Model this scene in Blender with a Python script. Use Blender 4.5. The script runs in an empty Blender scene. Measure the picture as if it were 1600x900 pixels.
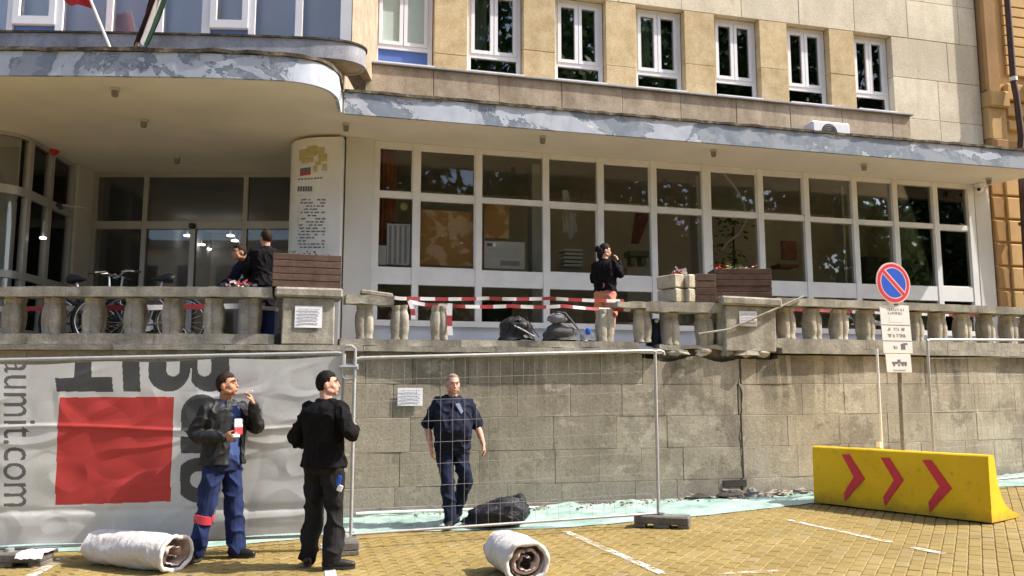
import bpy, bmesh, math, random
from math import sin, cos, pi, atan, atan2, radians, sqrt, exp
from mathutils import Vector, Matrix, Euler, noise
R = random.Random(7)
S = bpy.context.scene
COL = S.collection
# ---------------------------------------------------------------- camera, world, sun, exposure
EYE = 1.635; FPX = 1250.0; PITCH = atan(150 / 1250.0)
cam = bpy.data.objects.new('camera', bpy.data.cameras.new('camera'))
COL.objects.link(cam)
cam.location = (0, 0, EYE)
cam.rotation_euler = (pi / 2 + PITCH, 0, 0)
cam.data.sensor_width = 36; cam.data.lens = 36 * FPX / 1600
cam.data.clip_start = .1; cam.data.clip_end = 2000
S.camera = cam
SUN_AZ = radians(-4.0)      # measured from +X towards +Y
SUN_EL = radians(49)
w = bpy.data.worlds.new('World'); S.world = w; w.use_nodes = True
nt = w.node_tree
sky = nt.nodes.new('ShaderNodeTexSky'); sky.sky_type = 'NISHITA'; sky.sun_disc = False
sky.sun_elevation = SUN_EL; sky.sun_rotation = pi / 2 - SUN_AZ
sky.air_density = 1.0; sky.dust_density = 2.2; sky.ozone_density = 1.0
bg = nt.nodes['Background']; nt.links.new(sky.outputs[0], bg.inputs[0]); bg.inputs[1].default_value = .15
sl = bpy.data.lights.new('sun', 'SUN'); sl.energy = 3.5; sl.angle = radians(.53); sl.color = (1, .94, .84)
so = bpy.data.objects.new('sun', sl); COL.objects.link(so)
sd = Vector((cos(SUN_EL) * cos(SUN_AZ), cos(SUN_EL) * sin(SUN_AZ), sin(SUN_EL)))
so.rotation_euler = sd.to_track_quat('Z', 'Y').to_euler(); so.location = (20, 0, 20)
S.view_settings.view_transform = 'Standard'; S.view_settings.look = 'None'
S.view_settings.exposure = 1.2; S.view_settings.gamma = 1

# ---------------------------------------------------------------- measuring helpers
def ray(px, py):
    xc = (px - 800) / FPX; yc = (450 - py) / FPX
    return Vector((xc, cos(PITCH) - yc * sin(PITCH), sin(PITCH) + yc * cos(PITCH)))
def atY(px, py, Y):
    r = ray(px, py); return Vector((0, 0, EYE)) + r * (Y / r.y)
def atZ(px, py, Z):
    r = ray(px, py); return Vector((0, 0, EYE)) + r * ((Z - EYE) / r.z)
def gz(x, y=0): return .025 * x - .03
def atG(px, py):
    r = ray(px, py); return Vector((0, 0, EYE)) + r * ((EYE + .03) / (.025 * r.x - r.z))
FA = radians(14.3); FD = Vector((cos(FA), sin(FA), 0)); FN = Vector((sin(FA), -cos(FA), 0)); FP = Vector((-1.65, 13, 0))
FM = Matrix(((FD.x, -FN.x, 0, FP.x), (FD.y, -FN.y, 0, FP.y), (0, 0, 1, 0), (0, 0, 0, 1)))   # local: x along facade, -y outward
def onF(px, py, off=0):
    r = ray(px, py); o = FP + FN * off
    t = (o.x * FN.x + o.y * FN.y) / (r.x * FN.x + r.y * FN.y)
    p = Vector((0, 0, EYE)) + r * t
    return (p - FP).dot(FD), p.z
def project(p):
    v = Vector(p) - Vector((0, 0, EYE))
    dz = v.y * cos(PITCH) + v.z * sin(PITCH); up = -v.y * sin(PITCH) + v.z * cos(PITCH)
    return 800 + FPX * v.x / dz, 450 - FPX * up / dz

# ---------------------------------------------------------------- mesh helpers
def W(o):
    m = o.matrix_basis.copy(); p = o.parent
    while p: m = p.matrix_basis @ m; p = p.parent
    return m
class MB:
    def __init__(s, M=None): s.v = []; s.f = []; s.M = M
    def add(s, vs, fs):
        b = len(s.v)
        for p in vs:
            p = Vector(p); s.v.append(s.M @ p if s.M else p)
        s.f += [tuple(i + b for i in f) for f in fs]
        return s
    def box(s, x0, x1, y0, y1, z0, z1, c=0):
        if c <= 0:
            return s.add([(x, y, z) for z in (z0, z1) for y in (y0, y1) for x in (x0, x1)],
                         [(0, 2, 3, 1), (4, 5, 7, 6), (0, 1, 5, 4), (2, 6, 7, 3), (0, 4, 6, 2), (1, 3, 7, 5)])
        c = min(c, .45 * min(abs(x1 - x0), abs(y1 - y0), abs(z1 - z0)))
        bm = bmesh.new(); bmesh.ops.create_cube(bm, size=1)
        for v in bm.verts:
            v.co = Vector((x0 if v.co.x < 0 else x1, y0 if v.co.y < 0 else y1, z0 if v.co.z < 0 else z1))
        bmesh.ops.bevel(bm, geom=bm.edges[:], offset=c, segments=1, affect='EDGES', profile=.5)
        s.add([v.co.copy() for v in bm.verts], [[v.index for v in f.verts] for f in bm.faces]); bm.free(); return s
    def obox(s, p, dx, dy, dz, M, c=0):
        """box centred on p in frame M (3x3), sizes dx,dy,dz"""
        t = MB(); t.box(-dx / 2, dx / 2, -dy / 2, dy / 2, -dz / 2, dz / 2, c)
        return s.add([Vector(p) + M @ v for v in t.v], t.f)
    def tube(s, pts, r, seg=8, closed=False, cap=True, ell=None, up=None):
        pts = [Vector(p) for p in pts]; n = len(pts)
        rr = r if isinstance(r, (list, tuple)) else [r] * n
        vs = []; fs = []; N = None
        for i, p in enumerate(pts):
            a = pts[i - 1] if (i > 0 or closed) else p; b = pts[(i + 1) % n] if (i < n - 1 or closed) else p
            T = (b - a).normalized()
            if N is None:
                N = Vector(up) if up else (Vector((0, 0, 1)) if abs(T.z) < .9 else Vector((0, 1, 0)))
            N = (N - T * N.dot(T)).normalized(); B = T.cross(N)
            e = ell[i] if isinstance(ell, (list, tuple)) else (ell or 1)
            for k in range(seg):
                t = 2 * pi * k / seg; vs.append(p + N * (rr[i] * cos(t)) + B * (rr[i] * e * sin(t)))
        m = n if closed else n - 1
        for i in range(m):
            for k in range(seg):
                a = i * seg + k; b = i * seg + (k + 1) % seg; c = ((i + 1) % n) * seg
                fs.append((a, b, c + (k + 1) % seg, c + k))
        if cap and not closed:
            fs.append(tuple(reversed(range(seg)))); fs.append(tuple(range((n - 1) * seg, n * seg)))
        return s.add(vs, fs)
    def bar(s, a, b, wx, wz, c=0):
        """rectangular bar from a to b"""
        a = Vector(a); b = Vector(b); T = (b - a); L = T.length; T.normalize()
        u = Vector((0, 0, 1)) if abs(T.z) < .95 else Vector((0, 1, 0))
        Y = u.cross(T).normalized(); Z = T.cross(Y)
        M = Matrix((T, Y, Z)).transposed()
        return s.obox((a + b) / 2, L, wx, wz, M, c)
    def lathe(s, prof, c=(0, 0, 0), seg=16, fn=None, cap=True):
        vs = []; fs = []; n = len(prof)
        for (r, z) in prof:
            for k in range(seg):
                t = 2 * pi * k / seg; q = r * (fn(t) if fn else 1)
                vs.append((c[0] + q * cos(t), c[1] + q * sin(t), c[2] + z))
        for i in range(n - 1):
            for k in range(seg):
                fs.append((i * seg + k, i * seg + (k + 1) % seg, (i + 1) * seg + (k + 1) % seg, (i + 1) * seg + k))
        if cap: fs.append(tuple(reversed(range(seg)))); fs.append(tuple(range((n - 1) * seg, n * seg)))
        return s.add(vs, fs)
    def prism(s, poly, z0, z1):
        n = len(poly)
        a = sum(poly[i][0] * poly[(i + 1) % n][1] - poly[(i + 1) % n][0] * poly[i][1] for i in range(n))
        if a < 0: poly = poly[::-1]
        vs = [(p[0], p[1], z0) for p in poly] + [(p[0], p[1], z1) for p in poly]
        fs = [tuple(reversed(range(n))), tuple(range(n, 2 * n))] + [(i, (i + 1) % n, n + (i + 1) % n, n + i) for i in range(n)]
        return s.add(vs, fs)
    def ball(s, c, rx, ry, rz, seg=12, rings=8, fn=None, M=None):
        vs = []; fs = []
        for i in range(rings + 1):
            ph = pi * i / rings
            for k in range(seg):
                t = 2 * pi * k / seg; d = Vector((sin(ph) * cos(t), sin(ph) * sin(t), cos(ph)))
                q = fn(d) if fn else 1
                p = Vector((d.x * rx * q, d.y * ry * q, d.z * rz * q))
                if M: p = M @ p
                vs.append(Vector(c) + p)
        for i in range(rings):
            for k in range(seg):
                a = i * seg + k; b = i * seg + (k + 1) % seg
                fs.append((a, a + seg, b + seg, b))
        return s.add(vs, fs)
    def grid(s, fn, nu, nv):
        vs = [fn(i / nu, j / nv) for j in range(nv + 1) for i in range(nu + 1)]
        q = nu + 1
        return s.add(vs, [(j * q + i, j * q + i + 1, (j + 1) * q + i + 1, (j + 1) * q + i) for j in range(nv) for i in range(nu)])
    def jitter(s, a, sc=3.0, seed=0):
        for i, v in enumerate(s.v):
            n_ = noise.noise_vector(v * sc + Vector((seed, seed * 1.7, 0))); s.v[i] = v + n_ * a
        return s
    def build(s, name, mat, parent=None, smooth=False, ang=40, origin=None):
        me = bpy.data.meshes.new(name)
        vs = s.v
        o = bpy.data.objects.new(name, me)
        if parent:
            inv = W(parent).inverted(); vs = [inv @ v for v in vs]; o.parent = parent
        elif vs:
            xs = [v.x for v in vs]; ys = [v.y for v in vs]; zs = [v.z for v in vs]
            c = origin or Vector(((min(xs) + max(xs)) / 2, (min(ys) + max(ys)) / 2, min(zs)))
            o.location = c; vs = [v - c for v in vs]
        me.from_pydata([tuple(v) for v in vs], [], s.f); me.validate(); me.update()
        fixn(me)
        if mat: me.materials.append(mat)
        if smooth:
            me.polygons.foreach_set('use_smooth', [True] * len(me.polygons))
            if ang < 180: me.set_sharp_from_angle(angle=radians(ang))
        COL.objects.link(o); return o
def fixn(me):
    bm = bmesh.new(); bm.from_mesh(me); bmesh.ops.recalc_face_normals(bm, faces=bm.faces[:]); bm.to_mesh(me); bm.free()
def tag(o, label=None, cat=None, group=None, kind=None):
    if label: o['label'] = label
    if cat: o['category'] = cat
    if group: o['group'] = group
    if kind: o['kind'] = kind
    return o
def thing(name, loc, label, cat, group=None, rz=0):
    o = bpy.data.objects.new(name, None); COL.objects.link(o); o.empty_display_size = .2
    o.location = loc; o.rotation_euler = (0, 0, rz); return tag(o, label, cat, group)
def inst(src, name, M, parent=None):
    """another object sharing src's mesh, at world matrix M"""
    o = src.copy(); o.name = name; COL.objects.link(o); o.parent = parent
    o.matrix_basis = (W(parent).inverted() @ M) if parent else M
    return o
def place(loc, rz=0, tilt=(0, 0), sc=(1, 1, 1)):
    return Matrix.LocRotScale(Vector(loc), Euler((tilt[0], tilt[1], rz)), Vector(sc))

# ---------------------------------------------------------------- materials
class NT:
    def __init__(s, name):
        s.m = bpy.data.materials.new(name); s.m.use_nodes = True; s.t = s.m.node_tree; s.n = s.t.nodes
        s.b = s.n['Principled BSDF']; s.out = s.n['Material Output']
        s.co = s.n.new('ShaderNodeNewGeometry').outputs['Position']
    def node(s, typ, **k):
        n = s.n.new(typ)
        for a, v in k.items(): setattr(n, a, v)
        return n
    def l(s, a, b): s.t.links.new(a, b)
    def mapped(s, sc=(1, 1, 1), co=None, rot=(0, 0, 0)):
        m = s.node('ShaderNodeMapping'); m.inputs['Scale'].default_value = sc; m.inputs['Rotation'].default_value = rot
        s.l(co or s.co, m.inputs[0]); return m.outputs[0]
    def noise(s, scale, detail=4, rough=.55, co=None, dist=0):
        n = s.node('ShaderNodeTexNoise'); n.inputs['Scale'].default_value = scale; n.inputs['Detail'].default_value = detail
        n.inputs['Roughness'].default_value = rough; n.inputs['Distortion'].default_value = dist
        s.l(co or s.co, n.inputs[0]); return n.outputs[0]
    def ramp(s, fac, stops, interp='LINEAR'):
        r = s.node('ShaderNodeValToRGB'); r.color_ramp.interpolation = interp
        e = r.color_ramp.elements
        while len(e) < len(stops): e.new(.5)
        for i, (p, c) in enumerate(stops):
            e[i].position = p; e[i].color = (c, c, c, 1) if isinstance(c, (int, float)) else (*c, 1)
        s.l(fac, r.inputs[0]); return r.outputs[0]
    def mix(s, fac, a, b, mode='MIX'):
        m = s.node('ShaderNodeMix', data_type='RGBA', blend_type=mode)
        for k, v in ((0, fac), (6, a), (7, b)):
            sock = m.inputs[k]
            if isinstance(v, (int, float)): sock.default_value = v if k == 0 else (v, v, v, 1)
            elif isinstance(v, tuple): sock.default_value = (*v, 1)
            else: s.l(v, sock)
        return m.outputs[2]
    def math(s, op, a, b=0):
        m = s.node('ShaderNodeMath', operation=op)
        for sock, v in ((m.inputs[0], a), (m.inputs[1], b)):
            if isinstance(v, (int, float)): sock.default_value = v
            else: s.l(v, sock)
        return m.outputs[0]
    def bump(s, h, strength=.3, dist=.01):
        b = s.node('ShaderNodeBump'); b.inputs['Strength'].default_value = strength; b.inputs['Distance'].default_value = dist
        s.l(h, b.inputs['Height']); s.l(b.outputs[0], s.b.inputs['Normal'])
    def color(s, c):
        if isinstance(c, tuple): s.b.inputs['Base Color'].default_value = (*c, 1)
        else: s.l(c, s.b.inputs['Base Color'])
    def rnd(s):
        """a random number per object and per loose piece"""
        oi = s.node('ShaderNodeObjectInfo'); g = s.node('ShaderNodeNewGeometry')
        return s.math('FRACT', s.math('ADD', oi.outputs['Random'], g.outputs['Random Per Island']))
    def set(s, rough=.6, metal=0, spec=.4):
        s.b.inputs['Roughness'].default_value = rough; s.b.inputs['Metallic'].default_value = metal
        s.b.inputs['Specular IOR Level'].default_value = spec; return s
    def sepz(s):
        x = s.node('ShaderNodeSeparateXYZ'); s.l(s.co, x.inputs[0]); return x.outputs

def simple(name, c, rough=.6, metal=0, var=.12, sc=8, bump=0, spec=.4):
    t = NT(name).set(rough, metal, spec)
    f = t.noise(sc, 5)
    a = tuple(max(0, x * (1 - var)) for x in c); b = tuple(min(1, x * (1 + var)) for x in c)
    t.color(t.ramp(f, [(.3, a), (.7, b)]))
    if bump: t.bump(t.noise(sc * 4, 6), bump, .004)
    return t.m
def stone(name, dark, mid, light, sc=2.0, streak=.4, rough=.85, bump=.35, pervar=.18, stain=None, stainamt=.6):
    t = NT(name).set(rough, 0, .25)
    base = t.ramp(t.noise(sc, 8, .62), [(.28, dark), (.5, mid), (.72, light)])
    st = t.ramp(t.noise(2.2, 5, .6, t.mapped((2.2, 2.2, .35))), [(.45, 0), (.68, 1)])
    base = t.mix(t.math('MULTIPLY', st, streak), base, tuple(x * .45 for x in dark), 'MIX')
    fine = t.ramp(t.noise(45, 3), [(.35, .8), (.65, 1.12)])
    base = t.mix(.8, base, fine, 'MULTIPLY')
    base = t.mix(1, base, t.ramp(t.rnd(), [(0, 1 - pervar), (1, 1 + pervar)]), 'MULTIPLY')
    if stain: base = t.mix(t.math('MULTIPLY', t.ramp(t.noise(.9, 6, .7), [(.5, 0), (.62, 1)]), stainamt), base, stain)
    t.color(base)
    t.bump(t.noise(22, 8, .7), bump, .012)
    return t.m
M = {}
M['travertine'] = stone('travertine', (.58, .49, .36), (.69, .61, .47), (.78, .71, .58), 1.8, .16, .8, .35, .09, (.42, .35, .25), .45)
M['travertine_gold'] = stone('travertine_gold', (.46, .33, .17), (.58, .44, .25), (.66, .53, .34), 4, .1, .8, .3, .08)
M['ledge'] = stone('ledge_stone', (.30, .23, .16), (.43, .34, .25), (.52, .43, .33), 3, .35, .85, .4, .06)
M['wall'] = stone('terrace_stone', (.36, .305, .225), (.46, .40, .305), (.56, .495, .39), 1.6, .55, .92, .5, .09, (.13, .115, .09), .5)
def wall_mat():
    t = NT('terrace_stone').set(.92, 0, .25)
    base = t.ramp(t.noise(1.5, 8, .62), [(.28, (.335, .285, .215)), (.5, (.43, .375, .285)), (.72, (.53, .47, .37))])
    x = t.sepz()
    zt = t.ramp(t.math('MULTIPLY', x[2], .4), [(.40, 0), (.72, 1)])
    st = t.ramp(t.noise(1.0, 5, .62, t.mapped((5.5, 5.5, .45))), [(.475, 0), (.525, 1)])
    zone = t.ramp(t.noise(.55, 4, .6), [(.44, .08), (.56, 1)])
    st = t.math('MULTIPLY', st, zone)
    base = t.mix(t.math('MULTIPLY', t.math('MULTIPLY', st, zt), .62), base, (.085, .075, .058))
    st2 = t.ramp(t.noise(1.0, 6, .7, t.mapped((9, 9, .9))), [(.5, 0), (.75, 1)])
    base = t.mix(t.math('MULTIPLY', st2, .35), base, (.17, .15, .115))
    left = t.ramp(t.math('MULTIPLY', t.math('ADD', x[0], t.math('MULTIPLY', t.noise(.7, 5, .6), 3.0)), .1), [(.25, .38), (.42, 0)])
    base = t.mix(left, base, (.19, .165, .12))
    patch = t.ramp(t.noise(1.1, 6, .7), [(.56, 0), (.60, 1)])
    base = t.mix(t.math('MULTIPLY', patch, .5), base, (.19, .165, .125))
    pale = t.ramp(t.noise(1.7, 7, .7, t.mapped((1, 1, 1.6))), [(.58, 0), (.63, 1)])
    base = t.mix(t.math('MULTIPLY', pale, .5), base, (.60, .53, .42))
    foot = t.ramp(t.math('ADD', x[2], t.math('MULTIPLY', t.noise(4, 5), .25)), [(.32, .55), (.5, 0)])
    base = t.mix(foot, base, (.30, .275, .235))
    base = t.mix(.85, base, t.ramp(t.noise(40, 4), [(.32, .74), (.68, 1.16)]), 'MULTIPLY')
    base = t.mix(1, base, t.ramp(t.rnd(), [(0, .82), (1, .98)]), 'MULTIPLY')
    t.color(base); t.bump(t.noise(18, 8, .72), .55, .014); return t.m
M['wall'] = wall_mat()
M['wall_core'] = simple('wall_core', (.05, .045, .04), .95)
M['coping'] = stone('coping_stone', (.20, .18, .145), (.33, .30, .245), (.48, .44, .37), 4, .45, .92, .6, .12)
M['baluster'] = stone('baluster_stone', (.26, .235, .185), (.40, .36, .29), (.52, .475, .395), 5, .35, .92, .5, .16)
M['block'] = stone('cast_block', (.10, .09, .08), (.15, .137, .122), (.21, .19, .17), 9, .2, .95, .6, .1)
M['debris'] = stone('brown_debris', (.17, .135, .10), (.27, .225, .175), (.38, .335, .275), 7, .2, .95, .7, .3)
M['rubble'] = stone('rubble_stone', (.28, .25, .2), (.42, .38, .31), (.55, .5, .42), 6, .15, .95, .7, .25)
M['pale_stone'] = stone('pale_block_stone', (.36, .31, .23), (.5, .44, .34), (.6, .54, .43), 9, .15, .95, .7, .08)
M['plaster'] = simple('soffit_plaster', (.74, .69, .60), .9, 0, .07, 1.2, .1)
M['pilaster'] = simple('painted_pilaster', (.60, .585, .54), .8, 0, .07, 1.5, .1)
M['white_frame'] = simple('white_frame_paint', (.74, .73, .71), .45, 0, .07, 3)
M['upvc'] = simple('white_upvc', (.80, .79, .82), .35, 0, .03, 3)
M['plinth'] = simple('pale_plinth', (.55, .57, .62), .7, 0, .1, 3)
M['steel_frame'] = simple('grey_aluminium', (.45, .44, .42), .45, .3, .06, 4)
M['galv'] = simple('galvanised_steel', (.46, .46, .46), .5, .5, .12, 14)
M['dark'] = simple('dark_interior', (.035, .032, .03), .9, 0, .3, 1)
M['room'] = simple('room_wall', (.62, .56, .46), .9, 0, .15, .8)
M['lobby'] = simple('lobby_wall', (.30, .30, .30), .8, 0, .2, .8)
M['blackplastic'] = simple('black_plastic', (.02, .02, .022), .4, 0, .2, 5)
M['paper'] = simple('white_paper', (.78, .78, .80), .8, 0, .04, 6)
M['ink'] = simple('grey_ink', (.16, .16, .19), .8)
M['concrete'] = stone('concrete', (.16, .15, .14), (.25, .235, .215), (.34, .32, .29), 7, .2, .95, .5, .05)
M['red'] = simple('red_paint', (.55, .025, .02), .5, 0, .1, 6)
M['sign_red'] = simple('sign_red', (.60, .03, .05), .45, 0, .06, 8)
M['sign_rim'] = simple('sign_rim', (.80, .50, .47), .45, 0, .05, 8)
M['blue'] = simple('sign_blue', (.015, .09, .55), .4, 0, .06, 8)
M['white'] = simple('white_paint', (.78, .77, .74), .6, 0, .06, 9)
M['black'] = simple('black_rubber', (.012, .012, .013), .6, 0, .2, 9)
M['chrome'] = simple('bright_metal', (.7, .7, .72), .2, .9, .05, 9)
M['rust'] = simple('brown_downpipe', (.07, .032, .022), .5, 0, .3, 5)
def glass(name, tint=(.8, .82, .8), ior=1.75, rough=.015, refl=(1, 1, 1)):
    t = NT(name); t.n.remove(t.b)
    a = t.node('ShaderNodeBsdfTransparent'); a.inputs[0].default_value = (*tint, 1)
    g = t.node('ShaderNodeBsdfGlossy'); g.inputs['Roughness'].default_value = rough; g.inputs[0].default_value = (*refl, 1)
    bp = t.node('ShaderNodeBump'); bp.inputs['Strength'].default_value = .012; bp.inputs['Distance'].default_value = .05
    t.l(t.noise(1.1, 1), bp.inputs['Height']); t.l(bp.outputs[0], g.inputs['Normal'])
    f = t.node('ShaderNodeFresnel'); f.inputs[0].default_value = ior
    mx = t.node('ShaderNodeMixShader'); t.l(f.outputs[0], mx.inputs[0]); t.l(a.outputs[0], mx.inputs[1]); t.l(g.outputs[0], mx.inputs[2])
    t.l(mx.outputs[0], t.out.inputs[0]); return t.m
M['glass'] = glass('window_glass', (.965, .97, .96), 1.48)
M['glass_dark'] = glass('dark_tinted_glass', (.85, .87, .85), 1.75)
def peel(name):
    t = NT(name).set(.6, 0, .35)
    co = t.mapped((1, 1, 1.3))
    n1 = t.noise(.95, 6, .6, co, .8); n2 = t.noise(2.1, 7, .65, co, .4)
    under = t.ramp(t.noise(7, 5), [(.3, (.17, .21, .27)), (.7, (.25, .29, .36))])
    top = t.ramp(t.noise(5, 4), [(.3, (.40, .44, .53)), (.7, (.52, .555, .635))])
    x = t.sepz()
    left = t.ramp(t.math('MULTIPLY', t.math('ADD', x[0], 8), .08), [(.0, .015), (.4, .01), (.6, .05)])   # paint lost more towards the far end
    n3 = t.noise(11, 7, .75)
    k = t.math('ADD', t.math('SUBTRACT', n1, left), t.math('MULTIPLY', t.math('SUBTRACT', n3, .5), .16))
    under = t.mix(t.ramp(t.math('ADD', n2, t.math('MULTIPLY', t.math('SUBTRACT', n3, .5), .2)), [(.50, 0), (.52, .75)]), under, (.33, .36, .42))
    c = t.mix(t.ramp(k, [(.465, 0), (.475, 1)]), under, top)
    c = t.mix(t.ramp(k, [(.452, 0), (.465, .6), (.474, 0)]), c, (.10, .11, .12))
    rust = t.ramp(t.noise(1, 6, .75, t.mapped((14, 14, 1.2))), [(.62, 0), (.75, .55)]); c = t.mix(rust, c, (.22, .15, .10))
    c = t.mix(t.ramp(n2, [(.665, 0), (.675, 1)]), c, (.72, .71, .70))
    dirt = t.ramp(t.noise(3, 6, .7, t.mapped((1, 1, .3))), [(.55, 0), (.8, .5)])
    c = t.mix(dirt, c, (.10, .09, .08)); t.color(c)
    t.bump(t.ramp(k, [(.46, 0), (.48, 1)]), .5, .006); return t.m
M['peel'] = peel('peeling_paint')
M['flash'] = stone('lead_flashing', (.24, .24, .27), (.33, .33, .37), (.42, .42, .46), 4, .3, .6, .2, .04)
M['tar'] = stone('dirty_roof_edge', (.03, .026, .02), (.09, .075, .055), (.26, .22, .16), 7, .3, .95, .9, .2)
def orange(name, c):
    t = NT(name).set(.85, 0, .25)
    a = t.ramp(t.noise(1.6, 6), [(.3, tuple(x * .85 for x in c)), (.7, tuple(min(1, x * 1.12) for x in c))])
    t.color(t.mix(t.ramp(t.noise(3, 6, .7, t.mapped((2, 2, .3))), [(.55, 0), (.85, .35)]), a, tuple(x * .5 for x in c)))
    t.bump(t.noise(60, 5), .25, .004); return t.m
M['orange'] = orange('ochre_render', (.56, .36, .155))
M['ochre2'] = orange('brown_and_shaded_ochre', (.36, .205, .085))  # shade of the corner put into the ochre; also the plant pot's brown
def paver_mat():
    t = NT('yellow_paver').set(.7, 0, .3)
    r = t.rnd()
    c = t.ramp(r, [(0, (.248, .174, .054)), (.35, (.262, .186, .061)), (.7, (.275, .197, .068)), (.94, (.29, .213, .085)), (1, (.26, .20, .095))])
    c = t.mix(.8, c, t.ramp(t.noise(1.1, 6, .65), [(.3, .72), (.7, 1.15)]), 'MULTIPLY')
    c = t.mix(.9, c, t.ramp(t.noise(60, 4), [(.3, .8), (.7, 1.12)]), 'MULTIPLY')
    c = t.mix(t.ramp(t.noise(9, 5, .7), [(.62, 0), (.75, .5)]), c, (.16, .10, .04))
    t.color(c); t.bump(t.noise(70, 5), .3, .004); return t.m
M['paver'] = paver_mat()
def ground_mat():
    t = NT('paving_bed').set(.95, 0, .2)
    br = t.node('ShaderNodeTexBrick'); br.offset = .5
    br.inputs['Scale'].default_value = 1; br.inputs['Brick Width'].default_value = .2; br.inputs['Row Height'].default_value = .1
    br.inputs['Mortar Size'].default_value = .008
    br.inputs['Color1'].default_value = (.25, .175, .06, 1); br.inputs['Color2'].default_value = (.24, .165, .055, 1); br.inputs['Mortar'].default_value = (.17, .12, .05, 1)
    t.l(t.mapped((1, 1, 1), None, (0, 0, radians(40))), br.inputs[0])
    t.color(br.outputs[0]); return t.m
M['ground'] = ground_mat()
M['bed'] = simple('sand_joint', (.12, .08, .035), .95, 0, .3, 30)
# ================================================================ GROUND
def gsheet(u, v):
    x = -160 + 320 * u; y = -120 + 240 * v
    return (x, y, gz(max(-14, min(14, x))) - .010)
ground = tag(MB().grid(gsheet, 320, 40).build('ground', M['ground']), kind='structure')
E30 = Vector((.5, .866, 0)); E60 = Vector((.866, -.5, 0))
def paver_mesh(w_, l_, h=.05):
    return MB().box(-w_ / 2, w_ / 2, -l_ / 2, l_ / 2, -h, 0, .006)
slope_tilt = -atan(.025)
cells = []
for i in range(-170, 190):
    for j in range(-40, 120):
        c = E60 * (i * .1115) + E30 * ((j + .5 * (i % 2)) * .212)
        if -8.5 < c.x < 10.5 and 3.6 < c.y < 13.2:
            p = project((c.x, c.y, gz(c.x)))
            vis = -20 < p[0] < 1620 and p[1] < 915
            cells.append((0 if vis and c.y < 9.6 else 1, c.length, c))
cells.sort(key=lambda q: (q[0], q[1]))
pv = [paver_mesh(.106, .206).build('paver', M['paver'], ground)]
R90 = atan2(-.5, .866)
def pmat(c):
    return Matrix.Translation((c.x, c.y, gz(c.x) + R.uniform(-.003, .002))) @ Matrix.Rotation(slope_tilt, 4, 'Y') @ place((0, 0, 0), R90 + R.gauss(0, .012), (R.gauss(0, .005), R.gauss(0, .005)), (R.uniform(.97, 1.005), R.uniform(.98, 1.0), 1))
rest = MB(); tmpl = paver_mesh(.106, .206)
for k, (_, _, c) in enumerate(cells):
    m = pmat(c)
    if k == 0: pv[0].data.transform(W(ground)); pv[0].matrix_basis = W(ground).inverted() @ m
    elif k < 300: inst(pv[0], 'paver', m, ground)
    else: rest.add([m @ v for v in tmpl.v], tmpl.f)
tag(rest.build('paver_field', M['paver'], ground), kind='stuff')
def worn_paint():
    t = NT('worn_road_paint').set(.7, 0, .3)
    t.color(t.ramp(t.noise(8, 5), [(.3, (.60, .57, .50)), (.7, (.80, .78, .73))]))
    a = t.node('ShaderNodeBsdfTransparent'); mx = t.node('ShaderNodeMixShader')
    f = t.math('MULTIPLY', t.ramp(t.noise(9, 8, .78), [(.44, 0), (.52, 1)]), t.ramp(t.noise(2.0, 3), [(.36, .15), (.54, .85)]))
    t.l(f, mx.inputs[0]); t.l(a.outputs[0], mx.inputs[1]); t.l(t.b.outputs[0], mx.inputs[2]); t.l(mx.outputs[0], t.out.inputs[0]); return t.m
M['roadpaint'] = worn_paint()
for (a, b, wd) in (((884, 831), (1038, 898), .09), ((1222, 811), (1392, 848), .075), ((1425, 856), (1475, 866), .08), ((1120, 897), (1217, 893), .07),
                   ((508, 850), (518, 905), .10), ((100, 872), (40, 905), .12)):
    A = atG(*a); B = atG(*b); T = (B - A).normalized(); N = Vector((-T.y, T.x, 0)) * wd / 2
    mb = MB(); n = 14
    def ln(u, v): 
        p = A.lerp(B, u) + N * (2 * v - 1); return (p.x, p.y, gz(p.x) + .0065)
    mb.grid(ln, n, 2); tag(mb.build('parking_line', M['roadpaint']), kind='structure')

# ================================================================ TERRACE WALL
def smooth_path(P, n=24):
    P = [Vector((p[0], p[1], 0)) for p in P]; out = []
    for i in range(len(P) - 1):
        a = P[max(0, i - 1)]; b = P[i]; c = P[i + 1]; d = P[min(len(P) - 1, i + 2)]
        for k in range(n):
            t = k / n
            out.append(.5 * ((2 * b) + (c - a) * t + (2 * a - 5 * b + 4 * c - d) * t * t + (3 * b - a - 3 * c + d) * t ** 3))
    out.append(P[-1]); return out
WP = smooth_path([(-12, 10.05), (-6.6, 10.1), (-4.4, 10.12), (-2.9, 10.25), (-1.6, 10.65), (.4, 11.05), (2.2, 11.42), (3.8, 11.75), (6.0, 12.45), (8.5, 13.35), (13, 15.1)])
WS = [0]
for i in range(1, len(WP)): WS.append(WS[-1] + (WP[i] - WP[i - 1]).length)
def wall(s, off=0, z=0):
    """point at arc length s on the wall's front line, moved off metres towards the street"""
    import bisect
    i = max(0, min(len(WS) - 2, bisect.bisect(WS, s) - 1)); t = (s - WS[i]) / (WS[i + 1] - WS[i])
    a = WP[max(0, i - 3)]; b = WP[min(len(WP) - 1, i + 4)]; T = (b - a).normalized()
    p = WP[i].lerp(WP[i + 1], t); n = Vector((T.y, -T.x, 0))
    q = p + n * off; return Vector((q.x, q.y, z)), T, n
def wall_s(px, z, off=0):
    best = min((abs(project(wall(s, off, z)[0])[0] - px), s) for s in [WS[-1] * k / 1500 for k in range(1501)] if wall(s, off, z)[0].y > 5)
    return best[1]
wroot = thing('terrace_wall', wall(wall_s(800, 1))[0] + Vector((0, 0, -.1)), 'cracked grey brown stone block retaining wall under the terrace balustrade', 'retaining wall')
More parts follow.
